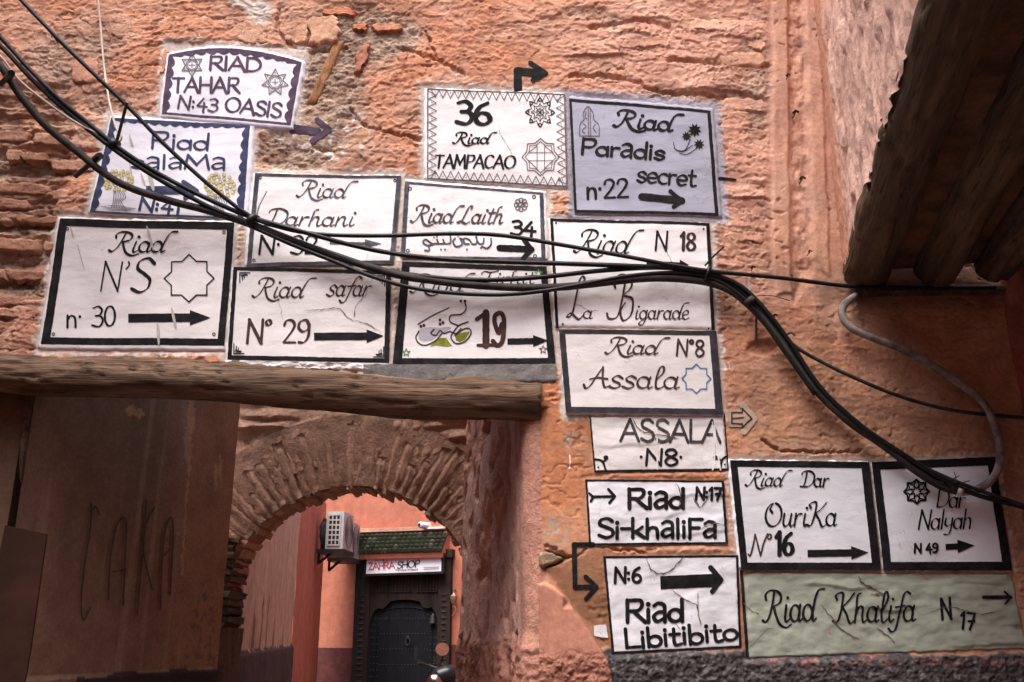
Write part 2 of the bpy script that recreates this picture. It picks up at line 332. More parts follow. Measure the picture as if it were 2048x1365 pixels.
def wall_relief(x, z, px, py, detail=True):
    Z = zones(px, py)
    H = low(x, z)
    m = np.zeros(np.shape(px))
    for k in SG: m = np.maximum(m, inquad(px, py, squad(k, 0), -10, 3))
    for q in MARKS: m = np.maximum(m, .55 * inquad(px, py, q, -8, 8))
    free = 1 - m
    L = lips(x, z, .095, 60, 1.25); L2 = lips(x + .3 * z, z, .045, 70, 1.1)
    calm = 1 - .8 * Z['smooth'] - .85 * np.clip(Z['strip'], 0, 1); calm = calm * (1 - .9 * sstep(1525, 1545, px) * (1 - sstep(540, 640, py))); calm = np.clip(calm, .06, 1)
    r = .0050 * L * (1 + 1.3 * Z['courses']) * calm + .0024 * L2 * calm * (1 - .6 * Z['left'])
    r += .0031 * fbm(x * 14, z * 20, 80, 5, .58) * (calm + .25)
    # thin skins of plaster broken off in steps
    fl = fbm(x * 3.1 + .4 * z, z * 5.5, 181, 5, .55) * 4.2; fq = fl - np.floor(fl); r += .0038 * (sstep(.0, .07, fq) - fq) * calm * (1 - Z['left'])
    fl = fbm(x * 6.3, z * 8.5, 191, 4, .55) * 3.3; fq = fl - np.floor(fl); r += .0030 * (sstep(.0, .09, fq) - fq) * calm
    tr = fbm(x * 22, z * 9 + 4 * fbm(x * 2, z * 2, 195, 2), 193, 3); r += .0022 * (1 - sstep(0, .18, np.abs(tr))) * calm * sstep(0, .3, vn(x * 2, z * 2, 197))
    # fallen render: earth mortar lies deeper and rough
    r -= .014 * Z['mortar'] * (1 - .2 * Z['courses']); r += .013 * Z['mortar'] * fbm(x * 26, z * 30, 85, 5, .7)
    # exposed courses at the left
    cz = z / .072 + .5 * fbm(x * 1.8, z * 2, 90, 2); fr = cz - np.floor(cz)
    r += Z['left'] * (-.026 + .012 * np.abs(fbm(x * 9, z * 25, 92, 4)) * 2 + .014 * sstep(.25, .6, fr) * (1 - sstep(.8, .98, fr)) + .010 * fbm(x * 22, z * 34, 95, 5, .65))
    # cracks
    c1 = ridge(x * 2.3 + .3 * fbm(x * 12, z * 12, 7, 3), z * 3.5, 101, 4); cm = sstep(.02, .25, vn(x * 1.7, z * 1.7, 103))
    r -= .006 * (1 - sstep(.004, .016, c1)) * cm * (1 - Z['dado']) * (1 - .5 * Z['smooth'])
    pit = sstep(.42, .55, vn(x * 38, z * 42, 111)) * sstep(.0, .3, vn(x * 5, z * 5, 113)); r -= .0045 * pit * (1 - .5 * Z['smooth'])
    # rough strip between the two plaster bands near the corner
    r += np.clip(Z['strip'], 0, 1) * (.008 + .005 * fbm(x * 12, z * 5, 140, 4)) - .014 * inquad(px, py, [(1556, -900), (1574, -900), (1628, 540), (1590, 600)], -8, 8) * (.7 + fbm(x * 30, z * 14, 144, 4))
    # dado and buttress
    rc = .011 * fbm(x * 42, z * 42, 120, 4, .6) + .006 * np.abs(vn(x * 70, z * 70, 124))
    r = r * (1 - Z['dado']) + Z['dado'] * (.012 + rc)
    rough_b = sstep(1305, 1318, py + 8 * fbm(px / 24, py / 24, 6, 2))
    r = r * (1 - Z['butt']) + Z['butt'] * (.055 + .030 * sstep(1160, 1340, py) + .003 * fbm(x * 10, z * 10, 125, 3) + rough_b * rc * 1.1)
    # special holes: the stone by the corner, the knocked patch, the long crack
    hole = blob(px + 6 * fbm(px / 12, py / 12, 9, 2), py, 1524, 696, 28, 15, .25); r -= .014 * hole; r += hole * .006 * fbm(x * 60, z * 60, 130, 3)
    slot = inquad(px, py + 4 * fbm(px / 9, py / 9, 10, 2), [(1068, 1138), (1078, 1098), (1098, 1102), (1140, 1116), (1112, 1130)], -3, 2); r -= .03 * slot
    return H + r * free, Z, m
def crackline(px, py, pts, wd, seed=1):
    """1 on a jagged line through pts"""
    P = catmull(pts, 6); d = np.full(np.shape(px), 1e9); qx = px + 7 * fbm(px / 14, py / 14, seed, 3); qy = py + 7 * fbm(px / 14, py / 14, seed + 4, 3)
    sel = (px > P[:, 0].min() - 20) & (px < P[:, 0].max() + 20) & (py > P[:, 1].min() - 20) & (py < P[:, 1].max() + 20)
    if not np.any(sel): return np.zeros(np.shape(px))
    a, b = qx[sel], qy[sel]; dd = np.full(a.shape, 1e9)
    for p, q in zip(P[:-1], P[1:]):
        e = q - p; t = np.clip(((a - p[0]) * e[0] + (b - p[1]) * e[1]) / (e @ e + 1e-9), 0, 1)
        dd = np.minimum(dd, np.hypot(a - p[0] - t * e[0], b - p[1] - t * e[1]))
    d[sel] = dd; return 1 - sstep(wd * .4, wd, d)
CRACKS = [([(1060, 1098), (1090, 1092), (1130, 1112), (1165, 1108), (1180, 1090), (1230, 1098), (1290, 1110), (1320, 1150)], 4),
          ([(1072, 870), (1080, 950), (1076, 1000), (1072, 1050), (1078, 1100)], 5), ([(1055, 965), (1075, 960)], 3),
          ([(1525, 880), (1560, 900), (1640, 905), (1720, 902)], 4), ([(120, 300), (220, 305), (300, 345)], 5), ([(1140, 150), (1250, 160), (1320, 185), (1400, 190), (1470, 200)], 5),
          ([(1180, 55), (1290, 45), (1340, 60)], 6), ([(1320, 120), (1420, 128), (1540, 130)], 5), ([(1290, 245), (1360, 238), (1440, 250)], 4), ([(470, 100), (540, 95), (580, 105)], 6),
          ([(560, 20), (556, 60), (600, 100), (690, 95)], 5), ([(805, 95), (840, 110), (880, 125), (930, 150)], 5), ([(850, 60), (862, 90), (875, 120)], 3), ([(700, 215), (730, 250), (800, 270), (860, 285)], 4)]
def wall_color(x, z, px, py, Z, m):
    def L(c): return np.array(c)[None, :]
    n = fbm(x * 3, z * 3, 201, 4)[:, None]; n2 = fbm(x * 9, z * 14, 205, 4)[:, None]
    or1, or2 = L((.55, .215, .105)), L((.56, .285, .175)); pk1, pk2 = L((.62, .33, .225)), L((.56, .275, .185)); mo = L((.44, .30, .21)); mo2 = L((.34, .20, .13))
    c = or2 + (or1 - or2) * sstep(-.25, .3, n)
    p = (pk1 + (pk2 - pk1) * sstep(-.2, .3, n2)); k = Z['pink'][:, None]; c = c * (1 - k) + p * k
    lf = Z['left'][:, None]; bl = (L((.46, .26, .165)) + (L((.34, .18, .11)) - L((.46, .26, .165))) * sstep(-.2, .3, n2)); c = c * (1 - lf) + bl * lf
    # lower right wall: browner, shade of the overhang put into the colour
    lo = (sstep(560, 900, py) * sstep(1440, 1520, px))[:, None]; c = c * (1 - lo) + lo * (L((.40, .19, .105)) + (L((.46, .22, .12)) - L((.40, .19, .105))) * sstep(-.2, .3, n))
    sat = np.maximum(blob(px, py, 1120, 930, 75, 150, .5), .0)[:, None]; c = c * (1 - sat) + sat * L((.55, .20, .075))
    und = inquad(px + 20 * fbm(px / 50, py / 50, 3, 2), py, [(1085, 1140), (1130, 1105), (1215, 1100), (1230, 1320), (1200, 1320)], -5, 10)[:, None]; c = c * (1 - und) + und * L((.27, .12, .055))
    k = np.clip(Z['mortar'], 0, 1)[:, None]; c = c * (1 - k) + k * (mo + (mo2 - mo) * sstep(-.1, .3, n2))
    k = np.clip(Z['strip'], 0, 1)[:, None]; c = c * (1 - k) + k * L((.60, .315, .21))
    wht = np.clip(blob(px + 16 * n[:, 0], py + 16 * n2[:, 0], 515, 22, 26, 22) + blob(px, py, 480, 5, 20, 12), 0, 1)[:, None]; c = c * (1 - wht) + wht * L((.62, .52, .44))
    spl = sstep(.12, .22, fbm(px / 16, py / 13, 211, 3)) * np.clip(blob(px, py, 650, 280, 90, 42) + blob(px, py, 705, 245, 38, 30), 0, 1)
    spl = np.clip(spl + sstep(.1, .2, fbm(px / 12, py / 22, 213, 3)) * blob(px, py, 1448, 725, 16, 38), 0, 1)[:, None]; c = c * (1 - spl) + spl * L((.72, .66, .62))
    pale = (sstep(.08, .32, fbm(x * 4.3, z * 4.3, 251, 5, .6)) * .38 * (1 - Z['mortar']))[:, None]; c = c * (1 - pale) + pale * (c * .6 + L((.27, .19, .15)))
    soot = (sstep(.10, .38, fbm(x * 6 + 3, z * 3.1, 255, 5, .6)) * .42)[:, None]; c = c * (1 - soot * .6)
    rust = (sstep(.12, .3, fbm(x * 2.4, z * 2.9, 259, 4)) * .5 * (1 - Z['mortar']) * (1 - .5 * Z['pink']))[:, None]; c = c * (1 - rust) + rust * L((.54, .25, .125))
    # lime crust round the signs
    near = np.zeros(len(px))
    for key in SG:
        if key in ('assala_old', 'sikhalifa', 'libitibito', 'khalifa'): continue
        near = np.maximum(near, inquad(px + 12 * fbm(px / 14, py / 14, 221, 3), py + 12 * fbm(px / 14, py / 14, 223, 3), squad(key, 5), -6, 1))
    near = (near * (1 - sstep(540, 600, py) * sstep(1440, 1460, px) * .4))[:, None]; c = c * (1 - near) + near * L((.62, .50, .43))
    bluh = inquad(px + 8 * fbm(px / 14, py / 14, 225, 3), py, squad('paradis', 9), -6, 3)[:, None]; c = c * (1 - bluh) + bluh * L((.36, .33, .38))
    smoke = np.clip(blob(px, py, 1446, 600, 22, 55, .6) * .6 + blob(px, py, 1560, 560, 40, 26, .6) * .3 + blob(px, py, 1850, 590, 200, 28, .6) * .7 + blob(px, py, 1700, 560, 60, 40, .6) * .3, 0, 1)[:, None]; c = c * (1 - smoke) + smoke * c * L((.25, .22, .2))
    grey = (sstep(.05, .2, fbm(px / 10, py / 16, 231, 3)) * np.clip(blob(px, py, 1110, 1068, 28, 34) + blob(px, py, 1138, 860, 10, 44) * 1.2, 0, 1))[:, None]; c = c * (1 - grey) + grey * L((.40, .33, .28))
    k = Z['dado'][:, None]; dk = L((.075, .066, .068)) + L((.10, .095, .095)) * sstep(0, .35, fbm(x * 45, z * 45, 120, 3))[:, None]
    dk = dk + L((.22, .05, .03)) * (sstep(.0, .3, fbm(px / 40, py / 12, 235, 3)) * (1 - sstep(1320, 1345, py)) * sstep(1480, 1600, px))[:, None]
    c = c * (1 - k) + k * dk
    k = Z['butt'][:, None]; c = c * (1 - k) + k * (L((.42, .165, .105)) + L((.06, .03, .02)) * n)
    pp = (inquad(px + 6 * fbm(px / 14, py / 14, 241, 2), py, [(990, 780), (1056, 815), (1086, 905), (1072, 1090), (1062, 1180), (990, 1700)], -2, 4))[:, None]; c = c * (1 - pp) + pp * L((.52, .27, .20))
    g = c @ np.array([[.35], [.45], [.2]]); return np.clip(c + (g - c) * .13, 0, 1) * np.array([[1.02, 1.04, 1.04]])
# --- grid over the wall, fine where the photograph looks
def axis(a, b, lo_, hi_, fine, coarse):
    return np.concatenate([np.arange(lo_, a, coarse), np.arange(a, b, fine), np.arange(b, hi_ + coarse, coarse)])
CX = .085                                             # x where the wall turns into the passage
gx = axis(-2.06, 2.12, -3.4, 2.4, .0037, .08); gz = axis(1.43, 4.08, 0, 6.0, .0037, .08)
X, Zg = np.meshgrid(gx, gz); x, z = X.ravel(), Zg.ravel()
pxw, pyw = proj(np.stack([x, np.full_like(x, WY), z], -1))
Hh, ZN, msk = wall_relief(x, z, pxw, pyw)
ck = np.zeros_like(x)
for pts, wd in CRACKS: ck = np.maximum(ck, crackline(pxw, pyw, pts, wd))
Hh -= .012 * ck * (1 - msk)
Hh -= .03 * sstep(CX + .07, CX - .005, x) ** 2 * (z < 2.35)
def logline(px): return 745 + 55 * px / 1085 + 6
keep = ((pyw < logline(pxw)) | (x > CX)) & (z < 6.01)
keep &= ~((px_ := pxw) < -1e5)
colr = wall_color(x, z, pxw, pyw, ZN, msk)
rgh = np.clip(.27 + .5 * ZN['mortar'] + .45 * ZN['left'] + .7 * ZN['dado'] - .15 * ZN['smooth'], .15, 1.2)
def compact(V, f, *arrs):
    u, inv = np.unique(f.ravel(), return_inverse=True); return (V[u], inv.reshape(-1, 4)) + tuple(a[u] for a in arrs)
fc = gridf(len(gx), len(gz), keep.reshape(X.shape))
V, fc, cc, rr = compact(np.stack([x, WY - Hh, z], -1), fc, colr, rgh)
wall = mk('plaster_wall', V, fc, M_wall, col=cc, rough=rr)
prop(wall, 'cracked orange and pink plastered alley wall carrying the painted riad signs', 'wall')
bk = MB(); bk.add(*fbox(WF, -3.4, 2.6, 2.62, 6, -WY - .25, -WY - .06)); bk.add(*fbox(WF, .12, 2.6, 0, 2.60, -WY - .25, -WY - .06)); bk.build('masonry_core', plaster('earth_core', (.25, .15, .1)), wall)

# ------------------------------------------------------------ bricks and daubed blocks in the wall
def surf(px, py, off=0.):
    p = at(px, py, WY); p[..., 1] = WY - low(p[..., 0], p[..., 2]) - off; return p
def lump(name, q, h, mat, parent, seed, colr, nu=22, nv=9, rg=.5, sink=.02, power=5., ragged=4.):
    q = np.array(q, float); u, v = np.meshgrid(np.linspace(-1, 1, nu), np.linspace(-1, 1, nv)); U, Vv = (u + 1) / 2, (v + 1) / 2
    # squarish outline with broken corners
    a = np.maximum(np.abs(u), np.abs(v)); rr_ = (np.abs(u) ** 5 + np.abs(v) ** 5) ** .2 + 1e-9; sh = np.where(a > 0, a / rr_, 1); U = (u * sh + 1) / 2; Vv = (v * sh + 1) / 2
    P = (q[0] * (1 - U[..., None]) + q[1] * U[..., None]) * (1 - Vv[..., None]) + (q[3] * (1 - U[..., None]) + q[2] * U[..., None]) * Vv[..., None]
    P[..., 0] += ragged * 1.5 * fbm(P[..., 0] / 15, P[..., 1] / 15, seed, 3) * a ** 2; P[..., 1] += ragged * 1.5 * fbm(P[..., 0] / 19, P[..., 1] / 15, seed + 1, 4, .6) * a ** 2
    prof = (1 - a ** power); off = -sink + (h * (.75 + .25 * v) + sink) * np.clip(prof * 2.2, 0, 1) ** .6 + (.006 * fbm(P[..., 0] / 26, P[..., 1] / 14, seed + 2, 5, .6)) * (a < .95)
    W = surf(P[..., 0].ravel(), P[..., 1].ravel(), off.ravel())
    n = fbm(P[..., 0] / 30, P[..., 1] / 20, seed + 3, 3).ravel()[:, None]
    return mk(name, W, gridf(nu, nv)[:, ::-1].tolist(), mat, parent, col=np.array(colr)[None, :] * (1 + .25 * n), rough=rg)
BR = [(98, 316, 193, 343, 4), (39, 301, 96, 324, 3), (13, 299, 42, 325, 0), (-30, 362, 100, 388, 6), (100, 374, 172, 402, 4), (-20, 472, 82, 503, 4), (86, 482, 108, 502, 2), (14, 538, 98, 562, 1),
      (-30, 535, 12, 556, 2), (23, 428, 124, 447, 2), (-30, 420, 20, 447, 0), (-30, 588, 90, 610, 3), (-30, 613, 78, 637, 2), (-30, 640, 68, 660, 2), (-30, 664, 72, 703, 3),
      (-20, 258, 60, 284, 4), (66, 262, 140, 290, 5), (140, 270, 205, 292, 6), (110, 405, 170, 424, 3), (-30, 396, 60, 418, 3)]
pal = [(.49, .265, .175), (.45, .235, .15), (.52, .295, .20), (.42, .22, .145)]
for i, (x0, y0, x1, y1, t) in enumerate(BR):
    lump('brick', [(x0, y0), (x1, y0 + t), (x1 - 1, y1 + t), (x0 + 1, y1)], -.004 + .009 * rnd(i, 3), M_wall, wall, 300 + 7 * i, pal[i % 4], rg=.9, ragged=8)
BLK = [([(563, 24), (618, 28), (617, 92), (566, 84)], (.60, .34, .21)), ([(617, 28), (684, 30), (680, 84), (620, 92)], (.60, .345, .22)), ([(472, 36), (520, 38), (541, 92), (476, 88)], (.57, .33, .22)),
       ([(642, 15), (712, 16), (708, 34), (646, 30)], (.52, .2, .11)), ([(709, 46), (738, 46), (737, 60), (710, 61)], (.50, .2, .11)), ([(744, 46), (802, 48), (800, 62), (746, 62)], (.50, .22, .13)),
       ([(722, 95), (745, 88), (724, 146), (704, 146)], (.46, .2, .12)), ([(800, 108), (820, 100), (806, 136), (792, 134)], (.48, .2, .12)),
       ([(300, 30), (430, 34), (424, 92), (330, 88)], (.57, .33, .215)), ([(205, 22), (292, 26), (290, 80), (222, 72)], (.55, .31, .21)), ([(330, 100), (338, 100), (335, 150), (320, 150)], (.52, .26, .16)),
       ([(136, 118), (196, 110), (205, 165), (150, 170)], (.52, .27, .18)), ([(262, 122), (282, 122), (280, 160), (262, 160)], (.56, .28, .15))]
for i, (q, c) in enumerate(BLK): lump('brick', q, .006, M_wall, wall, 700 + 9 * i, c, 20, 16, rg=.5, sink=.012, ragged=10)
lump('ochre_groove', [(668, 76), (694, 74), (634, 212), (606, 212)], -.004, wood('ochre_groove_tone', (.40, .19, .085), (.28, .13, .06), (0, 0, 1)), wall, 901, (.4, .16, .05), 8, 20, sink=.02, ragged=3)  # ochre groove in the plaster, put in as a sunken strip
rr_ = random.Random(5); yy = 38
while yy < 470:                                        # daubed courses at the right, below the upper corner
    hh = rr_.uniform(24, 36); xx = rr_.uniform(1190, 1260) if yy < 175 else rr_.uniform(1442, 1458)
    while xx < 1505:
        L_ = rr_.uniform(70, 140); x1 = min(xx + L_, 1534)
        if rr_.random() < .62:
            t = rr_.uniform(-3, 5)
            lump('brick', [(xx, yy), (x1, yy + t), (x1 - 3, yy + hh * .93 + t), (xx + 3, yy + hh * .93)], rr_.uniform(.002, .010), M_wall, wall, int(xx * 3 + yy), rr_.choice([(.61, .36, .25), (.59, .335, .235), (.62, .37, .265)]), rg=.3, sink=.010, ragged=11, power=4)
        xx = x1 + rr_.uniform(2, 9)
    yy += hh + rr_.uniform(3, 16)
lump('stone', [(1076, 1102), (1100, 1104), (1136, 1118), (1078, 1142)], .004, M_cement_ := plaster('bare_stone', (.42, .30, .21), (.27, .18, .12), 20, 2.), wall, 933, (.4, .3, .2), 12, 8, sink=.03)
# lime crust that peels off under the two signs above the lintel, and the grey cement repair
def crust(name, u0, u1, ytop, ybot, mat, parent, seed, off0, amp, n=70, m=8):
    P = []; 
    for j in range(m):
        t = j / (m - 1)
        for i in range(n):
            px = u0 + (u1 - u0) * i / (n - 1); a, b = ytop(px), ybot(px); b = b + 7 * float(fbm(px / 13, 0, seed, 3)) 
            P.append((px, a + (b - a) * t, off0 + amp * float(fbm(px / 24, t * 2.5, seed + 3, 4)) - .02 * max(0, t - .9) * 10))
    P = np.array(P); W = surf(P[:, 0], P[:, 1], P[:, 2]); return mk(name, W, gridf(n, m)[:, ::-1].tolist(), mat, parent)
crust('peeling_limewash', 452, 778, lambda p: 722 + .026 * (p - 452), lambda p: 738 + .02 * (p - 452), M_cream, wall, 51, .007, .012)
cem = crust('cement_patch', 728, 1112, lambda p: 731, lambda p: 768 + 8 * math.sin(min(1, max(0, (p - 728) / 60)) * 1.57) - 4, M_cement, wall, 57, .010, .006)

# ------------------------------------------------------------ lettering
def arc(cx, cy, rx, ry, a0, a1, n=None):
    n = n or max(6, int(abs(a1 - a0) / 18)); return [(cx + rx * math.cos(R(a)), cy + ry * math.sin(R(a))) for a in np.linspace(a0, a1, n)]
def S(s): return ('S', [tuple(map(float, p.split(','))) for p in s.split()])
def L(s): return ('L', [tuple(map(float, p.split(','))) for p in s.split()])
def E(cx, cy, rx, ry, a0=90, a1=455): return ('S', arc(cx, cy, rx, ry, a0, a1))
def D(x, y, r=7): return ('D', [(x, y, r)])
G = {                                                    # brush print, cap height 100
 'A': (74, [L('0,0 36,100'), L('36,100 70,0'), L('13,36 58,36')]), 'B': (60, [L('6,0 6,100'), S('6,98 44,98 48,72 36,54 8,53'), S('8,53 48,50 56,22 40,2 6,2')]),
 'C': (66, [E(36, 50, 32, 50, 50, 310)]), 'D': (70, [L('6,0 6,100'), S('6,98 44,94 64,60 58,22 34,3 6,2')]), 'E': (54, [L('50,98 6,98 6,2 50,2'), L('6,52 42,52')]),
 'F': (52, [L('50,98 8,98 8,0'), L('8,52 40,52')]), 'H': (70, [L('6,0 6,100'), L('62,0 62,100'), L('6,50 62,50')]), 'I': (22, [L('9,0 9,100')]), 'K': (64, [L('6,0 6,100'), L('56,98 8,46'), L('20,58 60,0')]),
 'L': (50, [L('6,100 6,2 48,2')]), 'M': (84, [L('4,0 12,100'), L('12,100 40,30'), L('40,30 68,100'), L('68,100 78,0')]), 'N': (70, [L('5,0 10,100'), L('10,100 58,0'), L('58,0 62,100')]),
 'O': (82, [E(40, 50, 36, 49)]), 'P': (58, [L('8,0 8,100'), S('8,98 46,98 54,74 40,50 8,47')]), 'R': (66, [L('8,0 8,100'), S('8,98 48,98 54,74 40,52 10,50'), S('28,50 44,26 64,0')]),
 'S': (58, [S('50,86 34,99 12,92 10,68 30,54 50,38 50,12 30,0 6,12')]), 'T': (66, [L('2,96 62,96'), L('32,96 32,0')]), 'Z': (58, [L('4,98 52,98 4,2 54,2')]),
 'a': (52, [E(22, 27, 20, 27), L('43,54 43,0')]), '@': (50, [S('6,72 20,84 38,74 40,44 40,0'), S('40,44 18,42 5,22 16,2 39,16')]), 'b': (52, [L('6,100 6,0'), E(26, 27, 20, 27)]),
 'c': (44, [E(25, 27, 22, 27, 50, 310)]), 'd': (54, [E(23, 27, 20, 27), L('45,100 45,0')]), 'e': (48, [S('6,28 42,30 38,50 22,56 6,42 4,20 18,1 42,8')]),
 'f': (42, [S('42,92 30,101 19,88 17,60 17,0'), L('3,54 36,54')]), 'g': (52, [E(23, 27, 20, 27), S('44,55 44,-8 34,-32 8,-28')]), 'h': (50, [L('6,100 6,0'), S('6,35 18,54 34,52 39,34 40,0')]),
 'i': (20, [L('8,55 8,0'), D(8, 80)]), 'j': (22, [S('8,55 10,12 20,0 34,8'), D(8, 80)]), 'k': (48, [L('6,100 6,0'), L('38,56 8,24'), L('16,32 44,0')]), 'l': (20, [L('8,100 8,0')]), 'n': (50, [L('6,58 6,0'), S('6,36 18,56 34,52 39,34 40,0')]),
 'o': (50, [E(24, 27, 21, 27)]), 'p': (52, [L('6,55 6,-35'), E(26, 27, 20, 27)]), 'r': (38, [L('6,56 6,0'), S('6,34 16,52 34,53')]), 's': (44, [S('38,47 24,57 8,48 11,33 32,24 38,11 24,-1 4,8')]),
 't': (40, [S('16,86 15,20 22,1 38,6'), L('2,58 34,58')]), 'u': (50, [S('6,55 5,20 18,0 34,8 40,26'), L('40,55 40,0')]), 'v': (46, [L('4,55 22,0'), L('22,0 40,55')]), 'y': (50, [S('6,55 5,25 20,14 40,26'), S('41,55 40,0 30,-28 6,-28')]), 'z': (42, [L('4,54 36,54 4,2 38,2')]),
 '0': (58, [E(27, 50, 22, 49)]), '1': (36, [L('4,78 20,100'), L('20,100 20,0')]), '2': (56, [S('6,76 14,96 34,98 46,80 36,50 6,4'), L('6,3 52,3')]), '3': (54, [S('8,92 30,100 46,82 38,60 18,54'), S('18,54 42,50 50,26 34,0 4,8')]),
 '4': (58, [L('34,98 4,34 54,34'), L('38,60 38,-8')]), '6': (54, [S('42,96 18,76 6,40 12,8 32,0 48,18 42,44 22,50 8,34')]), '7': (54, [L('4,96 48,96 24,0'), L('14,48 46,52')]),
 '8': (54, [S('26,54 8,70 14,94 34,98 46,80 38,62 14,44 6,20 22,0 44,10 48,32 26,54')]), '9': (54, [S('46,78 34,98 12,92 6,66 22,50 42,60 46,82'), S('47,80 44,30 28,4 8,4')]),
 '.': (22, [D(8, 52, 6)]), ',': (18, [S('12,100 14,88 6,76')]), ':': (24, [D(8, 62, 7), D(8, 22, 7)]), '*': (34, [('S', arc(14, 88, 9, 11, 0, 360, 10))]), '-': (34, [L('2,48 30,48')]), ' ': (34, [])}
GS = dict(G); GS.update({                                # pen script
 'R': (84, [S('6,74 4,90 22,103 54,100 72,84 66,62 40,52'), S('42,98 34,58 22,22 6,2 -8,8'), S('40,52 50,24 68,-6 96,-18 120,-8')]),
 'D': (80, [S('-2,78 8,96 46,101 78,76 74,28 44,2 8,2'), S('30,98 26,50 16,6 -4,2')]), 'L': (64, [S('44,82 48,96 38,101 28,88 20,50 12,16 2,4 -10,4'), S('-8,8 6,12 26,2 40,-2 58,10')]),
 'A': (72, [S('-14,14 -6,-2 8,10 26,56 44,98'), S('44,98 48,40 58,4 76,12'), S('4,40 30,48 64,42')]), 'T': (70, [S('-4,78 8,99 40,92 78,102'), S('40,94 34,50 22,6 2,2')]),
 'B': (76, [S('8,74 2,92 24,105 56,98 62,76 36,56'), S('36,56 68,46 66,10 40,-4 30,18 44,38'), S('42,98 34,50 20,6 -8,0 -16,12')]), 'K': (84, [S('8,80 2,94 22,104 34,96 28,44 14,4 -8,6'), S('82,101 58,74 30,52'), S('32,54 52,28 68,-2 88,6')]),
 'N': (74, [S('-6,8 4,2 12,40 18,98'), L('18,98 54,2'), S('54,2 64,60 78,100')]), 'O': (84, [E(42, 50, 38, 50, 100, 440), S('36,99 24,76 34,60')]), 'S': (62, [S('60,86 42,101 18,92 14,70 34,54 52,36 48,10 26,-2 2,8')]),
 'a': (56, [E(23, 27, 20, 26), S('46,54 40,18 44,1 56,8')]), 'd': (62, [E(23, 27, 20, 26), S('96,102 70,98 56,72 46,22 48,0 62,8')]), 'h': (58, [S('28,101 14,92 10,50 6,0'), S('8,26 22,54 38,50 38,18 44,0 58,8')]),
 'i': (28, [S('12,54 8,16 14,0 28,9'), D(18, 78, 5)]), 'n': (58, [S('10,55 6,0'), S('8,26 22,54 38,50 38,18 44,0 58,8')]), 'r': (42, [S('10,55 6,0'), S('8,26 20,50 38,54')]), 'f': (40, [S('66,96 48,102 34,80 22,20 10,-26 -8,-34 -20,-24'), L('4,50 46,54')]),
 's': (46, [S('42,46 26,57 10,46 14,33 32,22 36,8 20,-2 0,6')]), 'l': (36, [S('8,36 30,74 30,100 18,98 10,50 12,6 24,0 38,10')]), 't': (38, [S('22,88 14,20 20,0 36,8'), L('4,62 38,66')]), 'k': (54, [S('28,101 14,92 10,50 6,0'), S('42,54 24,50 12,30'), S('14,30 34,24 40,0 56,8')]),
 'g': (54, [E(23, 27, 20, 26), S('46,54 40,-4 24,-36 2,-28 20,-8 56,12')]), 'e': (46, [S('8,26 36,34 34,52 18,54 5,36 8,8 24,0 46,12')]), 'u': (56, [S('10,55 8,12 20,0 36,16 44,54'), S('44,54 40,12 46,0 58,8')])})
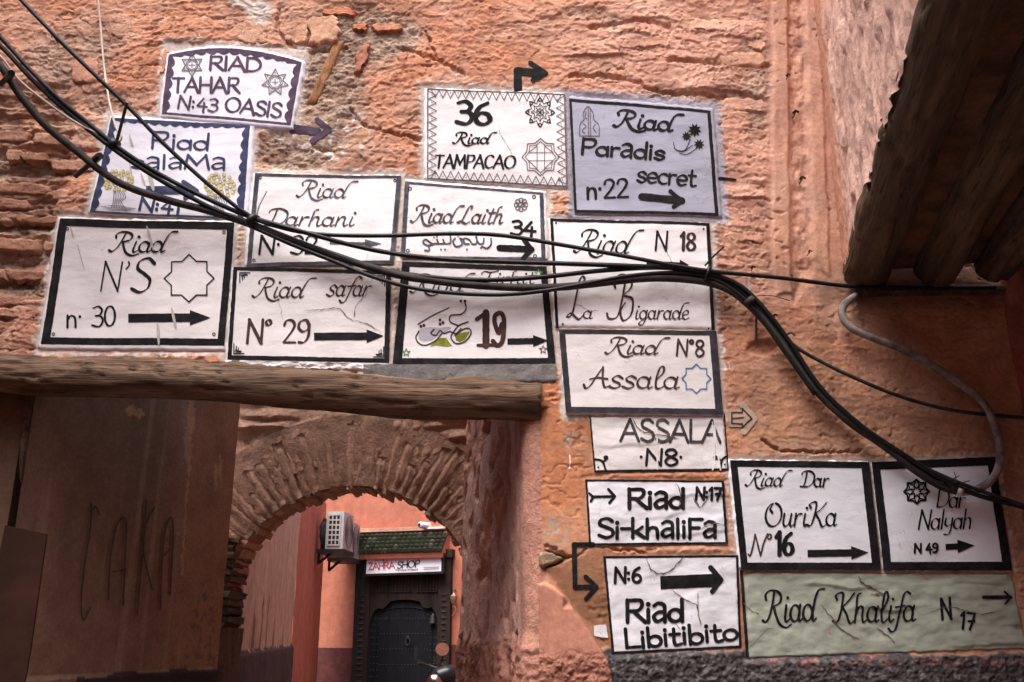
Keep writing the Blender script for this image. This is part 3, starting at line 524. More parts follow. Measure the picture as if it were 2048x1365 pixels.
class Ink:
    """strokes given in photo pixels, laid on a surface: surf(px, py, lift) -> world points"""
    def __init__(s, place, step=3.6, base=.0015): s.m = MB(); s.pl = place; s.k = 0; s.step = step; s.base = base
    def lift(s): s.k += 1; return s.base + .00006 * (s.k % 12)
    def ribbon(s, P, w, wfun=None, ends=True, wob=.06):
        P = np.array(P, float)
        if len(P) < 2: return
        T = np.gradient(P, axis=0); T /= np.linalg.norm(T, axis=1)[:, None] + 1e-9
        ww = np.broadcast_to(np.asarray(w if wfun is None else wfun(T) * w, float), (len(P),)).copy()
        ww = ww * 1.08 * (1 + wob * 1.6 * vn(P[:, 0] / 9, P[:, 1] / 9, 77) + wob * vn(P[:, 0] / 2.7, P[:, 1] / 2.7, 78)); n = np.stack([-T[:, 1], T[:, 0]], 1)
        if ends:
            a = np.array([1., .82, .45])                      # round brush ends
            h0, h1 = ww[0] / 2, ww[-1] / 2
            P = np.vstack([[P[0] - T[0] * h0 * k for k in a], P, [P[-1] + T[-1] * h1 * k for k in a[::-1]]])
            n = np.vstack([[n[0]] * 3, n, [n[-1]] * 3]); ww = np.concatenate([h0 * 2 * np.array([.15, .57, .89]), ww, h1 * 2 * np.array([.89, .57, .15])])
        A = P + n * ww[:, None] / 2; B = P - n * ww[:, None] / 2; q = np.vstack([A, P, B]); N_ = len(P); lf = s.lift()
        W = s.pl(q[:, 0], q[:, 1], lf)
        f = [(i, i + 1, N_ + i + 1, N_ + i) for i in range(N_ - 1)] + [(N_ + i, N_ + i + 1, 2 * N_ + i + 1, 2 * N_ + i) for i in range(N_ - 1)]
        s.m.add(W, f)
    def line(s, pts, w, **k): 
        out = []
        for a, b in zip(pts[:-1], pts[1:]):
            a = np.array(a, float); b = np.array(b, float); n = max(2, int(np.linalg.norm(b - a) / (s.step * 1.6)) + 1)
            s.ribbon(a + (b - a) * np.linspace(0, 1, n)[:, None], w, **k)
    def curve(s, pts, w, **k): s.ribbon(catmull(pts, s.step), w, **k)
    def dot(s, x, y, r, n=10):
        c = [(x, y)] + [(x + r * math.cos(6.283 * i / n) * (1 + .08 * math.sin(i * 2.3)), y + r * math.sin(6.283 * i / n)) for i in range(n)]; c = np.array(c)
        s.m.add(s.pl(c[:, 0], c[:, 1], s.lift()), [(0, 1 + i, 1 + (i + 1) % n) for i in range(n)])
    def ring(s, x, y, rx, ry, w, n=14): s.ribbon(np.array([(x + rx * math.cos(6.283 * i / n), y + ry * math.sin(6.283 * i / n)) for i in range(n + 1)]), w, ends=False)
    def poly(s, pts, close=True, w=2): s.line(list(pts) + ([pts[0]] if close else []), w)
    def fill(s, left, right):
        """area between two outlines with as many points each, cut into small cells"""
        A = np.array(left, float); B = np.array(right, float); k = 4; n = len(A); q = np.vstack([A + (B - A) * t for t in np.linspace(0, 1, k)])
        s.m.add(s.pl(q[:, 0], q[:, 1], s.lift()), [(j * n + i, j * n + i + 1, (j + 1) * n + i + 1, (j + 1) * n + i) for j in range(k - 1) for i in range(n - 1)])
    def arrow(s, tail, tip, half, hl, hh):
        """block arrow with a filled triangular head"""
        a = np.array(tail, float); b = np.array(tip, float); d = (b - a) / np.linalg.norm(b - a); n = np.array([-d[1], d[0]]); c = b - d * hl
        t = np.linspace(0, 1, 12)[:, None]; sh = a + (c + d * 1 - a) * t; wb = (vn(np.arange(12) * .7, a[1], 5) * .8)[:, None]
        s.fill(sh + n * half + n * wb * .7, sh - n * half + n * wb * .7)
        t = np.linspace(0, 1, 9)[:, None]; hd = c + (b - c) * t; k = hh * (1 - t) + .4; s.fill(hd + n * k, hd - n * k)
    def open_arrow(s, tail, tip, w, a1, a2, wh=None):
        s.line([tail, tip], w); s.line([a1, tip], wh or w); s.line([a2, tip], wh or w)
    def text(s, t, x0, y0, x1, y1, h, pw, font=G, slant=0., nib=None, yj=0., bold=1.):
        gl = [font.get(c, G.get(c)) for c in t]; tot = sum(g[0] for g in gl) - 8; B0 = np.array([x0, y0], float); ex = np.array([x1 - x0, y1 - y0], float); Lt = np.linalg.norm(ex); ex /= Lt
        up = np.array([ex[1], -ex[0]]); sx = Lt / tot; sy = h / 100.; cx = 0
        wf = None
        if nib is not None:
            na, th = nib; na = R(na); wf = lambda T: th + (1 - th) * np.abs(T[:, 0] * math.sin(na) + T[:, 1] * math.cos(na)) ** 1.3
        for k, (ch, (adv, st)) in enumerate(zip(t, gl)):
            jy = yj * math.sin(k * 2.7 + 1)
            for kind, pts in st:
                if kind == 'D':
                    gx_, gy_, r_ = pts[0]; p = B0 + ex * (cx + gx_) * sx + (up + ex * slant) * (gy_ * sy + jy); s.dot(p[0], p[1], max(pw * .62, r_ * sy * .9)); continue
                Q = np.array([B0 + ex * (cx + a) * sx + up * (b * sy + jy) + ex * slant * b * sy for a, b in pts])
                if kind == 'L':
                    for a, b in zip(Q[:-1], Q[1:]):
                        n = max(3, int(np.linalg.norm(b - a) / s.step) + 1); s.ribbon(a + (b - a) * np.linspace(0, 1, n)[:, None], pw, wf)
                else: s.ribbon(catmull(Q, max(1.6, s.step * .5)), pw, wf)
            cx += adv
    def build(s, name, mat, parent, **k): return s.m.build(name, mat, parent, smooth=True, **k)
ROUGHP = {'assala_old': .8, 'sikhalifa': 1., 'libitibito': .9, 'khalifa': 1.6, 'paradis': .3, 'bigarade': .35, 'safar': .15, 'tahar': .15}
def plate_h(x_, z_, key):
    h = .0016 * fbm(x_ * 9, z_ * 9, 401, 3); r_ = ROUGHP.get(key, .12)
    return h + r_ * (.0030 * fbm(x_ * 14, z_ * 20, 403, 3) + .0035 * lips(x_, z_, .06, 407, .9))
def place_on(key):
    lift = SG[key][2]
    def f(px, py, up):
        p = at(px, py, WY); a, b = p[..., 0], p[..., 2]; p[..., 1] = WY - low(a, b) - plate_h(a, b, key) - lift - up; return p
    return f
def sign(key, mat, label, border=None, bmat=None, scal=(), group=None):
    q, mg, lift, arch = SG[key]; q = np.array(q, float); W_ = q[1][0] - q[0][0]; H_ = q[3][1] - q[0][1]; l, t, r, b = mg
    cs = 3.2 if ROUGHP.get(key, 0) > .5 else 4.2; nu, nv = int((W_ + l + r) / cs), int((H_ + t + b) / cs)
    u, v = np.meshgrid(np.linspace(-l / W_, 1 + r / W_, nu), np.linspace(-t / H_, 1 + b / H_, nv)); P = smap(key, u, v)
    e = np.maximum(np.abs(np.linspace(-1, 1, nu))[None, :], np.abs(np.linspace(-1, 1, nv))[:, None]); e = sstep(.90, 1, e); sd_ = abs(hash_s(key))
    P[..., 0] += e * 5 * fbm(P[..., 0] / 16, P[..., 1] / 16, sd_, 4); P[..., 1] += e * 6 * fbm(P[..., 0] / 16, P[..., 1] / 16, sd_ + 9, 4)
    rim = np.zeros((nv, nu)); rim[0] = rim[-1] = 1; rim[:, 0] = rim[:, -1] = 1
    pl = place_on(key); Wp = pl(P[..., 0].ravel(), P[..., 1].ravel(), (-.016 * rim - .0012 * (e > .6) * (rim == 0)).ravel())
    o = mk('painted_sign', Wp, gridf(nu, nv)[:, ::-1].tolist(), mat); prop(o, label, 'sign', group); o['skey'] = key
    if border:
        bt, br, bb, bl_ = border; n = 60; m = MB(); uo = []; ui = []
        def side(a, bq, ia, ib, k):
            tt = np.linspace(0, 1, n); O = smap(key, a[0] + (bq[0] - a[0]) * tt, a[1] + (bq[1] - a[1]) * tt); I = smap(key, ia[0] + (ib[0] - ia[0]) * tt, ia[1] + (ib[1] - ia[1]) * tt)
            O += 1.2 * np.stack([fbm(O[:, 0] / 11, O[:, 1] / 11, 21 + k, 3), fbm(O[:, 0] / 11, O[:, 1] / 11, 25 + k, 3)], 1) * np.sin(tt * 3.14)[:, None] ** .3; 
            I += .9 * np.stack([fbm(I[:, 0] / 9, I[:, 1] / 9, 31 + k, 3), fbm(I[:, 0] / 9, I[:, 1] / 9, 35 + k, 3)], 1) * np.sin(tt * 3.14)[:, None] ** .3
            if k in scal:
                ln = np.linalg.norm(O[-1] - O[0]); sc_n = max(3, round(ln / 24)); d = (I - O); d /= np.linalg.norm(d, axis=1)[:, None] + 1e-9
                I = I + d * (6.5 * np.abs(np.sin(math.pi * sc_n * tt)) ** .8 * np.minimum(1, np.minimum(tt, 1 - tt) * 20))[:, None]
            q_ = np.vstack([O, (O + I) / 2, I]); m.add(pl(q_[:, 0], q_[:, 1], .0009), [(j * n + i, j * n + i + 1, (j + 1) * n + i + 1, (j + 1) * n + i) for j in range(2) for i in range(n - 1)])
        iu0, iu1, iv0, iv1 = bl_ / W_, 1 - br / W_, bt / H_, 1 - bb / H_
        if bt: side((0, 0), (1, 0), (iu0, iv0), (iu1, iv0), 0)
        if br: side((1, 0), (1, 1), (iu1, iv0), (iu1, iv1), 1)
        if bb: side((1, 1), (0, 1), (iu1, iv1), (iu0, iv1), 2)
        if bl_: side((0, 1), (0, 0), (iu0, iv1), (iu0, iv0), 3)
        m.build('border', bmat or M_ink, o, smooth=True)
    return o
def hash_s(s): return sum(ord(c) * (i + 3) for i, c in enumerate(s)) % 991
def word(o, key, name, t, *a, mat=M_ink, **k):
    i = Ink(place_on(key)); i.text(t, *a, **k); return i.build(name, mat, o)
def arrowo(o, key, *a, mat=M_ink):
    i = Ink(place_on(key)); i.arrow(*a); return i.build('arrow', mat, o)
def star8(i, cx, cy, r, w, n=8, inner=.72, rot=0., sq=1.):
    P = [(cx + (r if k % 2 == 0 else r * inner) * math.sin(R(rot) + math.pi * k / n), cy - sq * (r if k % 2 == 0 else r * inner) * math.cos(R(rot) + math.pi * k / n)) for k in range(2 * n)]; i.poly(P, True, w); return P
SCR = dict(font=GS, slant=.28, nib=(40, .28)); SC2 = dict(font=GS, slant=.12, nib=(35, .35)); CAL = dict(slant=.05, nib=(25, .45))
def rivets(o, key, pts, r=3, ring=True, mat=M_ink):
    for x_, y_ in pts:
        i = Ink(place_on(key)); (i.ring(x_, y_, r, r, 1.6) if ring else i.dot(x_, y_, r * .9)); i.build('painted_rivet', mat, o)

# 1 Tahar
k = 'tahar'; o = sign(k, M_lav, 'small arched-top white sign reading RIAD TAHAR N:43 OASIS with plum scalloped edge', (6, 9, 4, 9), M_plum, (0, 1, 3))
word(o, k, 'lettering', 'RIAD', 419, 144, 520, 146, 27, 5.6, mat=M_plum, **CAL); word(o, k, 'lettering', 'TAHAR', 345, 188, 478, 189, 29, 5.4, mat=M_plum, **CAL)
word(o, k, 'lettering', 'N:43', 356, 220, 434, 227, 25, 4.6, mat=M_plum, **CAL); word(o, k, 'lettering', 'OASIS', 450, 226, 560, 238, 29, 5.4, mat=M_plum, **CAL)
for cx, cy, r_, nn in ((386, 134, 23, 6), (551, 167, 27, 7)):
    i = Ink(place_on(k)); star8(i, cx, cy, r_, 1.7, nn, .58); star8(i, cx, cy, r_ * .55, 1.5, nn, .9); star8(i, cx, cy, r_ * .42, 1.3, nn, .9); i.line([(cx - 6, cy), (cx + 6, cy)], 1.3); i.line([(cx, cy - 6), (cx, cy + 6)], 1.3)
    for q in range(nn): a = 6.283 * q / nn; i.dot(cx + r_ * .72 * math.sin(a), cy - r_ * .72 * math.cos(a), 1.3)
    i.build('star_drawing', M_thin, o)
# 2 Salama
k = 'salama'; o = sign(k, M_lav, 'lilac white sign reading Riad salaMa N:41 with navy scalloped edge and yellow trees', (5, 9, 4, 9), M_navy, (0, 1, 3))
word(o, k, 'lettering', 'Riad', 300, 297, 416, 302, 32, 5.6, mat=M_navy, **CAL); word(o, k, 'lettering', 's@l@M@', 262, 337, 450, 341, 27, 5.4, mat=M_navy, slant=.02, nib=(25, .45)); word(o, k, 'lettering', 'N:41', 277, 421, 360, 431, 25, 5.6, mat=M_navy, **CAL)
i = Ink(place_on(k)); i.arrow((293, 381), (382, 383), 8, 4, 8); i.line([(368, 366), (396, 385)], 8); i.line([(372, 399), (396, 385)], 8); i.build('arrow', M_navy, o)
rt = random.Random(3)
for cx, cy, rx, ry in ((238, 364, 30, 22), (440, 374, 31, 24)):
    i = Ink(place_on(k)); j = Ink(place_on(k), base=.0022)
    got = []
    for q in range(700):
        a = rt.uniform(0, 6.28); d = math.sqrt(rt.random()); x_, y_ = cx + rx * d * math.cos(a), cy + ry * d * math.sin(a)
        if all(math.hypot(x_ - p, y_ - q_) > 6.6 for p, q_ in got): got.append((x_, y_)); i.dot(x_, y_, 2.5, 7); j.ring(x_, y_, 3.6, 3.5, .7, 8)
    i.build('blossom', M_yellow, o)
    for q in range(6): s_ = -10 + q * 4; j.curve([(cx + s_ * .8, cy + ry - 2), (cx + s_ * 1.2 + 3, cy + ry + 10), (cx + s_ * .8 - 2, cy + ry + 20), (cx + s_ * 1.4, cy + ry + 32)], 1.1)
    for q in range(5): j.curve([(cx - 34 + q * 5, cy + ry + 30 + q * 2), (cx - 5, cy + ry + 27 + q * 2.4), (cx + 34 - q * 4, cy + ry + 33 + q)], 1.)
    j.build('tree_drawing', M_thin, o)
# 3 N'S
k = 'ns'; o = sign(k, M_cream, "large white sign reading Riad N'S n.30 with thick black border and an empty star", (15, 14, 14, 16))
word(o, k, 'lettering', 'Riad', 222, 505, 326, 505, 39, 5.4, **SCR); word(o, k, 'lettering', 'N,', 199, 583, 250, 583, 58, 4.6, slant=.12, nib=(60, .5)); word(o, k, 'lettering', 'S', 262, 584, 299, 584, 66, 7, font=GS, slant=.1, nib=(40, .25))
word(o, k, 'lettering', 'n. 30', 132, 655, 230, 652, 40, 4.4, slant=.05, nib=(20, .5)); arrowo(o, k, (257, 637), (421, 637), 8.5, 40, 15)
i = Ink(place_on(k)); star8(i, 379, 558, 50, 2.4, 8, .77, 0, .95); i.build('star_drawing', M_ink, o); rivets(o, k, [(137, 460), (449, 466), (107, 669), (429, 670)], 2.6)
# 4 Darhani
k = 'darhani'; o = sign(k, M_white, 'white sign reading Riad Darhani in thin brown script, its number crossed by cables', (6, 9, 8, 9), inkmat('greyed_black', (.05, .05, .06), (.12, .12, .14)))
word(o, k, 'lettering', 'Riad', 596, 395, 688, 396, 33, 4.6, mat=M_brown, **SCR); word(o, k, 'lettering', 'Darhani', 532, 452, 704, 453, 33, 4.8, mat=M_brown, **SCR); word(o, k, 'lettering', 'N. 32', 516, 509, 632, 509, 36, 5.2, slant=.08, nib=(30, .4))
i = Ink(place_on(k)); i.arrow((660, 487), (762, 489), 2.4, 32, 8); i.build('arrow', M_brown, o); rivets(o, k, [(521, 357), (790, 362), (508, 521)], 2.4)
# 5 Laith
k = 'laith'; o = sign(k, M_white, 'white sign reading Riad Laith 34 with Arabic writing and a small flower', (5, 8, 5, 9), inkmat('greyed_black', (.05, .055, .07), (.14, .14, .17)))
word(o, k, 'lettering', 'Riad Laith', 824, 446, 1002, 448, 34, 5.2, mat=M_brown, **SCR); word(o, k, 'lettering', '34', 1020, 470, 1068, 474, 28, 5)
i = Ink(place_on(k)); i.open_arrow((999, 497), (1063, 501), 12, (1048, 482), (1046, 519), 9); i.build('arrow', M_ink, o)
i = Ink(place_on(k))
for q in range(8): a = q * .785; i.ring(1042 + 9 * math.cos(a), 410 + 9 * math.sin(a), 4.6, 4.6, 2)
i.curve([(1034, 408), (1040, 414), (1046, 406), (1050, 412)], 2); i.build('flower_drawing', M_thin, o)
i = Ink(place_on(k))
for c in ([(982, 478), (982, 490), (974, 498), (964, 494)], [(968, 478), (966, 488), (958, 488), (952, 476)], [(952, 468), (953, 488), (944, 489)], [(944, 489), (938, 480), (928, 478), (928, 488), (938, 489)], [(930, 488), (926, 480), (920, 478)], [(921, 478), (924, 490), (912, 494), (906, 484), (910, 478)],
          [(900, 465), (901, 486), (890, 488), (886, 480)], [(888, 488), (878, 488), (874, 480)], [(876, 488), (864, 488), (852, 480), (846, 486), (856, 492), (870, 488)], [(858, 492), (858, 502), (850, 502)]): i.curve(c, 3)
for x_, y_ in ((934, 500), (962, 497), (970, 497), (882, 500), (890, 500), (868, 476), (874, 474), (916, 472)): i.dot(x_, y_, 1.9)
i.build('arabic_word', M_brown, o); rivets(o, k, [(820, 378), (1068, 394), (1070, 514), (816, 503)], 3)
# 6 Safar
k = 'safar'; o = sign(k, M_cream, 'white sign reading Riad safar N 29 with stepped corner ornaments', (7, 10, 9, 8))
word(o, k, 'lettering', 'Riad', 508, 596, 604, 597, 38, 4.6, mat=M_sepia, **SCR); word(o, k, 'lettering', 'safar', 654, 594, 736, 595, 38, 4.6, mat=M_sepia, **SCR); word(o, k, 'lettering', 'N* 29', 493, 688, 618, 688, 47, 6.2, mat=M_sepia, slant=.03, nib=(30, .3)); arrowo(o, k, (629, 675), (767, 674), 7.5, 33, 13)
for cx, cy, a, b in ((480, 546, 1, 1), (770, 554, -1, 1), (768, 716, -1, -1), (469, 709, 1, -1)):
    i = Ink(place_on(k))
    for d in (0, 5): i.line([(cx + a * d, cy + b * (20 - d)), (cx + a * d, cy + b * d), (cx + a * (20 - d), cy + b * d)], 2)
    i.line([(cx + a * 9, cy + b * 12), (cx + a * 9, cy + b * 3), (cx + a * 14, cy + b * 3)], 1.6); i.ring(cx + a * 5, cy + b * 5, 2.6, 2.6, 1.2); i.build('corner_ornament', M_ink, o)
# 7 Tirhit
k = 'tirhit'; o = sign(k, M_white, 'white sign numbered 19 with grey and green calligraphy flourish below the thick cables', (10, 13, 12, 16))
word(o, k, 'lettering', 'Riad', 824, 588, 922, 586, 36, 4.2, mat=M_sepia, **SCR); word(o, k, 'lettering', 'Tirhit', 962, 570, 1066, 570, 26, 3.6, mat=M_sepia, **SC2)
i = Ink(place_on(k)); i.line([(972, 627), (972, 692)], 13); i.line([(954, 640), (972, 628)], 8); i.line([(956, 692), (989, 692)], 6); i.build('digit_one', M_sepia, o)
i = Ink(place_on(k)); i.curve([(1004, 650), (998, 668), (990, 650), (990, 634), (1000, 628), (1007, 636), (1008, 660), (1004, 686), (994, 693), (986, 684)], 8.5); i.build('digit_nine', M_sepia, o)
arrowo(o, k, (1015, 685), (1095, 684), 6, 29, 11)
i = Ink(place_on(k)); i.curve([(838, 664), (832, 676), (838, 688), (852, 692), (872, 682), (884, 668)], 2.4); i.curve([(868, 660), (862, 668), (872, 672), (880, 662), (888, 668), (900, 664), (912, 668), (922, 658)], 2.6); i.curve([(936, 645), (918, 652), (908, 664), (902, 676), (912, 688), (930, 684), (942, 668), (938, 658), (926, 660), (910, 672)], 2.6)
i.curve([(930, 606), (932, 620), (922, 630), (902, 632), (900, 644), (916, 652)], 2.4); i.curve([(836, 650), (866, 632), (898, 617)], 2.)
for x_, y_ in ((922, 604), (930, 604), (880, 641), (886, 646), (880, 649), (842, 654), (848, 652)): i.dot(x_, y_, 3)
i.build('calligraphy', M_sepia, o)
i = Ink(place_on(k), base=.0006); i.fill([(836, 662), (848, 657), (862, 655), (880, 656), (900, 654)], [(838, 680), (848, 684), (864, 682), (884, 668), (902, 658)]); i.build('grey_wash', M_greyp, o)
i = Ink(place_on(k), base=.0006); i.fill([(861, 694), (868, 684), (880, 677), (892, 677), (904, 692)], [(862, 695), (872, 692), (884, 694), (896, 695), (905, 693)]); i.fill([(910, 670), (920, 667), (930, 665), (939, 664)], [(912, 682), (920, 685), (930, 681), (939, 666)]); i.build('leaf_drawing', M_greenp, o)
i = Ink(place_on(k)); star8(i, 813, 707, 8, 1.4, 5, .42); i.build('green_star', M_greenl, o); i = Ink(place_on(k)); star8(i, 1077, 549, 8, 1.4, 5, .42); i.build('green_star', M_greenl, o); i = Ink(place_on(k)); star8(i, 1086, 702, 8, 1.4, 5, .42); i.build('grey_star', M_thin, o)
# 8 Tampacao
k = 'tampacao'; o = sign(k, M_white, 'white sign reading 36 Riad TAMPACAO with zigzag border and star drawings', (2.4, 2.4, 2.4, 2.4), M_thin)
i = Ink(place_on(k))
for (a, b, n) in (((0, 0), (1, 0), 17), ((1, 0), (1, 1), 11), ((1, 1), (0, 1), 17), ((0, 1), (0, 0), 11)):
    a = np.array(a, float); b = np.array(b, float); d = (b - a); nn_ = np.array([-d[1], d[0]]); sz = .085 if abs(nn_[1]) > .5 else .055
    P = []
    for q in range(2 * n + 1): p = a + d * (.03 + .94 * q / (2 * n)) + nn_ * (.012 + (sz if q % 2 else 0)); P.append(tuple(smap(k, p[0], p[1])))
    i.line(P, 1.3)
    for q in range(n): p = a + d * (.03 + .94 * (q + .5) / n) + nn_ * .035; p = smap(k, p[0], p[1]); i.dot(p[0], p[1], 1.1, 6)
i.build('zigzag', M_thin, o)
word(o, k, 'lettering', '36', 910, 249, 978, 250, 44, 10, nib=(15, .55)); word(o, k, 'lettering', 'Riad', 908, 289, 976, 289, 22, 4.2, font=GS, slant=.2, nib=(30, .4)); word(o, k, 'lettering', 'TAMPACAO', 868, 336, 1028, 338, 25, 4.6, slant=.12, nib=(20, .35))
i = Ink(place_on(k))
P = []
for q in range(32): a = 6.283 * q / 32; r_ = 24 + 6 * math.cos(8 * a); P.append((1080 + r_ * math.sin(a), 226 - r_ * math.cos(a)))
i.ribbon(np.array(P + P[:1]), 1.8, ends=False)
for q in range(8): a = 6.283 * q / 8; i.ring(1080 + 25 * math.sin(a), 226 - 25 * math.cos(a), 3, 3, 2); i.curve([(1080 + 18 * math.sin(a), 226 - 18 * math.cos(a)), (1080 + 12 * math.sin(a + .39), 226 - 12 * math.cos(a + .39)), (1080 + 18 * math.sin(a + .785), 226 - 18 * math.cos(a + .785))], 1.3); i.line([(1080, 226), (1080 + 12 * math.sin(a), 226 - 12 * math.cos(a))], 1.2)
i.ring(1080, 226, 7, 7, 1.2); i.build('flower_drawing', M_ink, o)
i = Ink(place_on(k)); star8(i, 1081, 315, 37, 1.7, 8, .8); star8(i, 1081, 315, 31, 1.3, 8, .8); i.line([(1057, 306), (1106, 306)], 1.2); i.line([(1057, 322), (1106, 322)], 1.2); i.line([(1074, 290), (1074, 340)], 1.2); i.line([(1089, 290), (1089, 340)], 1.2)
for a, b in (((1057, 306), (1074, 293)), ((1106, 306), (1089, 293)), ((1057, 322), (1074, 338)), ((1106, 322), (1089, 338))): i.line([a, b], 1.2)
i.build('star_drawing', M_thin, o)
# 9 Paradis
k = 'paradis'; o = sign(k, M_blue, 'grey-blue sign reading Riad Paradis secret n.22 with three small stars', (6, 7, 6, 5))
word(o, k, 'lettering', 'Riad', 1230, 257, 1340, 266, 34, 6.2, font=GS, slant=.06, nib=(35, .45)); word(o, k, 'lettering', 'Par@dis', 1160, 309, 1325, 323, 31, 6.4, nib=(30, .5)); word(o, k, 'lettering', 'secret', 1272, 366, 1388, 376, 36, 5.4, nib=(30, .5)); word(o, k, 'lettering', 'n.22', 1173, 398, 1254, 397, 37, 5.6, nib=(25, .5))
i = Ink(place_on(k)); i.open_arrow((1283, 396), (1362, 405), 14, (1340, 386), (1346, 417), 8); i.build('arrow', M_ink, o)
i = Ink(place_on(k))
for cx, cy, r_ in ((1388, 264, 13), (1372, 276, 9), (1397, 292, 10)):
    i.dot(cx, cy, r_ * .62)
    for q in range(9): a = 6.283 * q / 9; b = np.array([math.sin(a), math.cos(a)]); c = np.array([cx, cy]) + b * r_ * .5; t = np.linspace(0, 1, 4)[:, None]; n_ = np.array([-b[1], b[0]]); mid = c + b * r_ * .6 * t; i.fill(mid + n_ * (1 - t) * r_ * .22, mid - n_ * ((1 - t) * r_ * .22 + .2))
for c in ([(1346, 288), (1350, 302), (1368, 304), (1380, 282)], [(1352, 304), (1366, 306), (1384, 294)], [(1358, 310), (1374, 312), (1392, 300)]): i.curve(c, 1.4)
i.build('star_drawing', M_ink, o)
i = Ink(place_on(k)); i.curve([(1159, 272), (1160, 250), (1168, 240), (1166, 228), (1176, 214), (1186, 228), (1187, 240), (1197, 252), (1198, 274)], 1.5); i.line([(1159, 273), (1198, 274)], 1.5); i.line([(1176, 216), (1177, 273)], 1.5); i.line([(1180, 218), (1181, 273)], 1.3)
for c in ([(1166, 248), (1172, 254), (1164, 262), (1170, 268)], [(1190, 250), (1186, 258), (1192, 266)], [(1172, 224), (1170, 234), (1174, 240)]): i.curve(c, 1.3)
i.build('doorway_drawing', M_thin, o)
# 10 Bigarade
k = 'bigarade'; o = sign(k, M_white, 'tall white sign reading Riad N18 La Bigarade beneath the grey-blue sign', (6, 7, 0, 6))
word(o, k, 'lettering', 'Riad', 1150, 508, 1252, 510, 46, 5, font=GS, slant=.3, nib=(40, .35)); word(o, k, 'lettering', 'N', 1308, 504, 1332, 505, 38, 4); word(o, k, 'lettering', '18', 1358, 503, 1387, 504, 34, 6, nib=(5, .45), mat=M_sepia)
word(o, k, 'lettering', 'L', 1138, 640, 1166, 640, 84, 4.8, mat=M_sepia, font=GS, slant=.08, nib=(40, .4)); word(o, k, 'lettering', 'a', 1164, 640, 1181, 641, 28, 3.6, mat=M_sepia, **SC2); word(o, k, 'lettering', 'B', 1222, 640, 1262, 640, 84, 4.8, mat=M_sepia, font=GS, slant=.05, nib=(40, .4)); word(o, k, 'lettering', 'igarade', 1268, 641, 1374, 641, 32, 3.6, mat=M_sepia, **SC2)
arrowo(o, k, (1292, 529), (1376, 533), 4, 18, 9); rivets(o, k, [(1112, 447), (1406, 461), (1125, 651), (1416, 659)], 2.3, False)
# 11 Assala
k = 'assala'; o = sign(k, M_cream, 'white sign reading Riad N8 Assala with a blue outlined star and thick black border', (9, 15, 12, 12), inkmat('charcoal_paint', (.03, .027, .034), (.06, .055, .065)))
word(o, k, 'lettering', 'Riad', 1212, 712, 1310, 712, 32, 4.8, mat=M_sepia, **SCR); word(o, k, 'lettering', 'N*8', 1350, 714, 1404, 716, 32, 4, mat=M_sepia); word(o, k, 'lettering', 'Assala', 1174, 779, 1352, 780, 42, 4.8, mat=M_sepia, font=GS, slant=.12, nib=(35, .35))
i = Ink(place_on(k)); star8(i, 1391, 760, 29, 2, 8, .77); i.build('star_drawing', M_blueline, o)
# 12 Assala old
k = 'assala_old'; o = sign(k, M_cream, 'drip-stained whitewashed panel reading ASSALA N8 with twig corners', (0, 2.5, 4, 3))
word(o, k, 'lettering', 'ASSALA', 1240, 884, 1438, 886, 44, 5.2, mat=inkmat('faded_black', (.04, .036, .036), (.12, .1, .1))); word(o, k, 'lettering', '.N8.', 1277, 932, 1364, 932, 32, 5)
i = Ink(place_on(k)); i.curve([(1190, 920), (1204, 924), (1211, 942)], 4); i.curve([(1204, 926), (1210, 922)], 3); i.dot(1211, 917, 5); i.dot(1196, 936, 2); i.build('twig_drawing', M_ink, o); i = Ink(place_on(k))
i.curve([(1452, 914), (1444, 920), (1440, 936)], 4); i.dot(1430, 916, 4.5); i.curve([(1432, 918), (1444, 922)], 3); i.dot(1449, 930, 2); i.build('twig_drawing', M_ink, o)
i = Ink(place_on(k), base=.002)
for c in ([(1313, 858), (1313, 880), (1314, 940)], [(1428, 846), (1431, 880), (1436, 915), (1440, 941)], [(1424, 846), (1428, 880), (1428, 930), (1424, 941)]): i.curve(c, 2.6)
i.build('paint_drip', M_drip, o)
# 13 Si-khalifa
k = 'sikhalifa'; o = sign(k, M_cool, 'white painted panel reading Riad N:17 Si-khalifa with tiny arrow', (4, 5, 4.5, 4))
word(o, k, 'lettering', 'Riad'.replace('a', '@'), 1253, 1018, 1366, 1017, 38, 8, nib=(30, .7)); word(o, k, 'lettering', 'N:17', 1390, 1000, 1440, 1001, 24, 5); word(o, k, 'lettering', 'Si-kh@liF@', 1194, 1077, 1430, 1076, 38, 7.2, nib=(30, .7), yj=1.)
i = Ink(place_on(k)); i.open_arrow((1184, 995), (1229, 994), 5, (1216, 980), (1218, 1007)); i.line([(1178, 988), (1186, 995), (1181, 1004)], 4.5); i.build('arrow', M_ink, o)
# 14 Libitibito
k = 'libitibito'; o = sign(k, M_cool, 'white painted panel reading N:6 Riad Libitibito with fat cracked arrow', (4.5, 5, 5, 5))
word(o, k, 'lettering', 'N:6', 1228, 1166, 1280, 1165, 30, 5.6); word(o, k, 'lettering', 'Ri@d', 1250, 1245, 1364, 1243, 44, 8, nib=(30, .75)); word(o, k, 'lettering', 'Libitibito', 1250, 1298, 1472, 1280, 38, 7, nib=(30, .75), yj=1.5)
i = Ink(place_on(k)); i.arrow((1320, 1166), (1436, 1161), 13, 6, 13); i.line([(1420, 1136), (1441, 1160)], 9); i.line([(1423, 1184), (1441, 1160)], 9); i.build('arrow', M_ink, o)
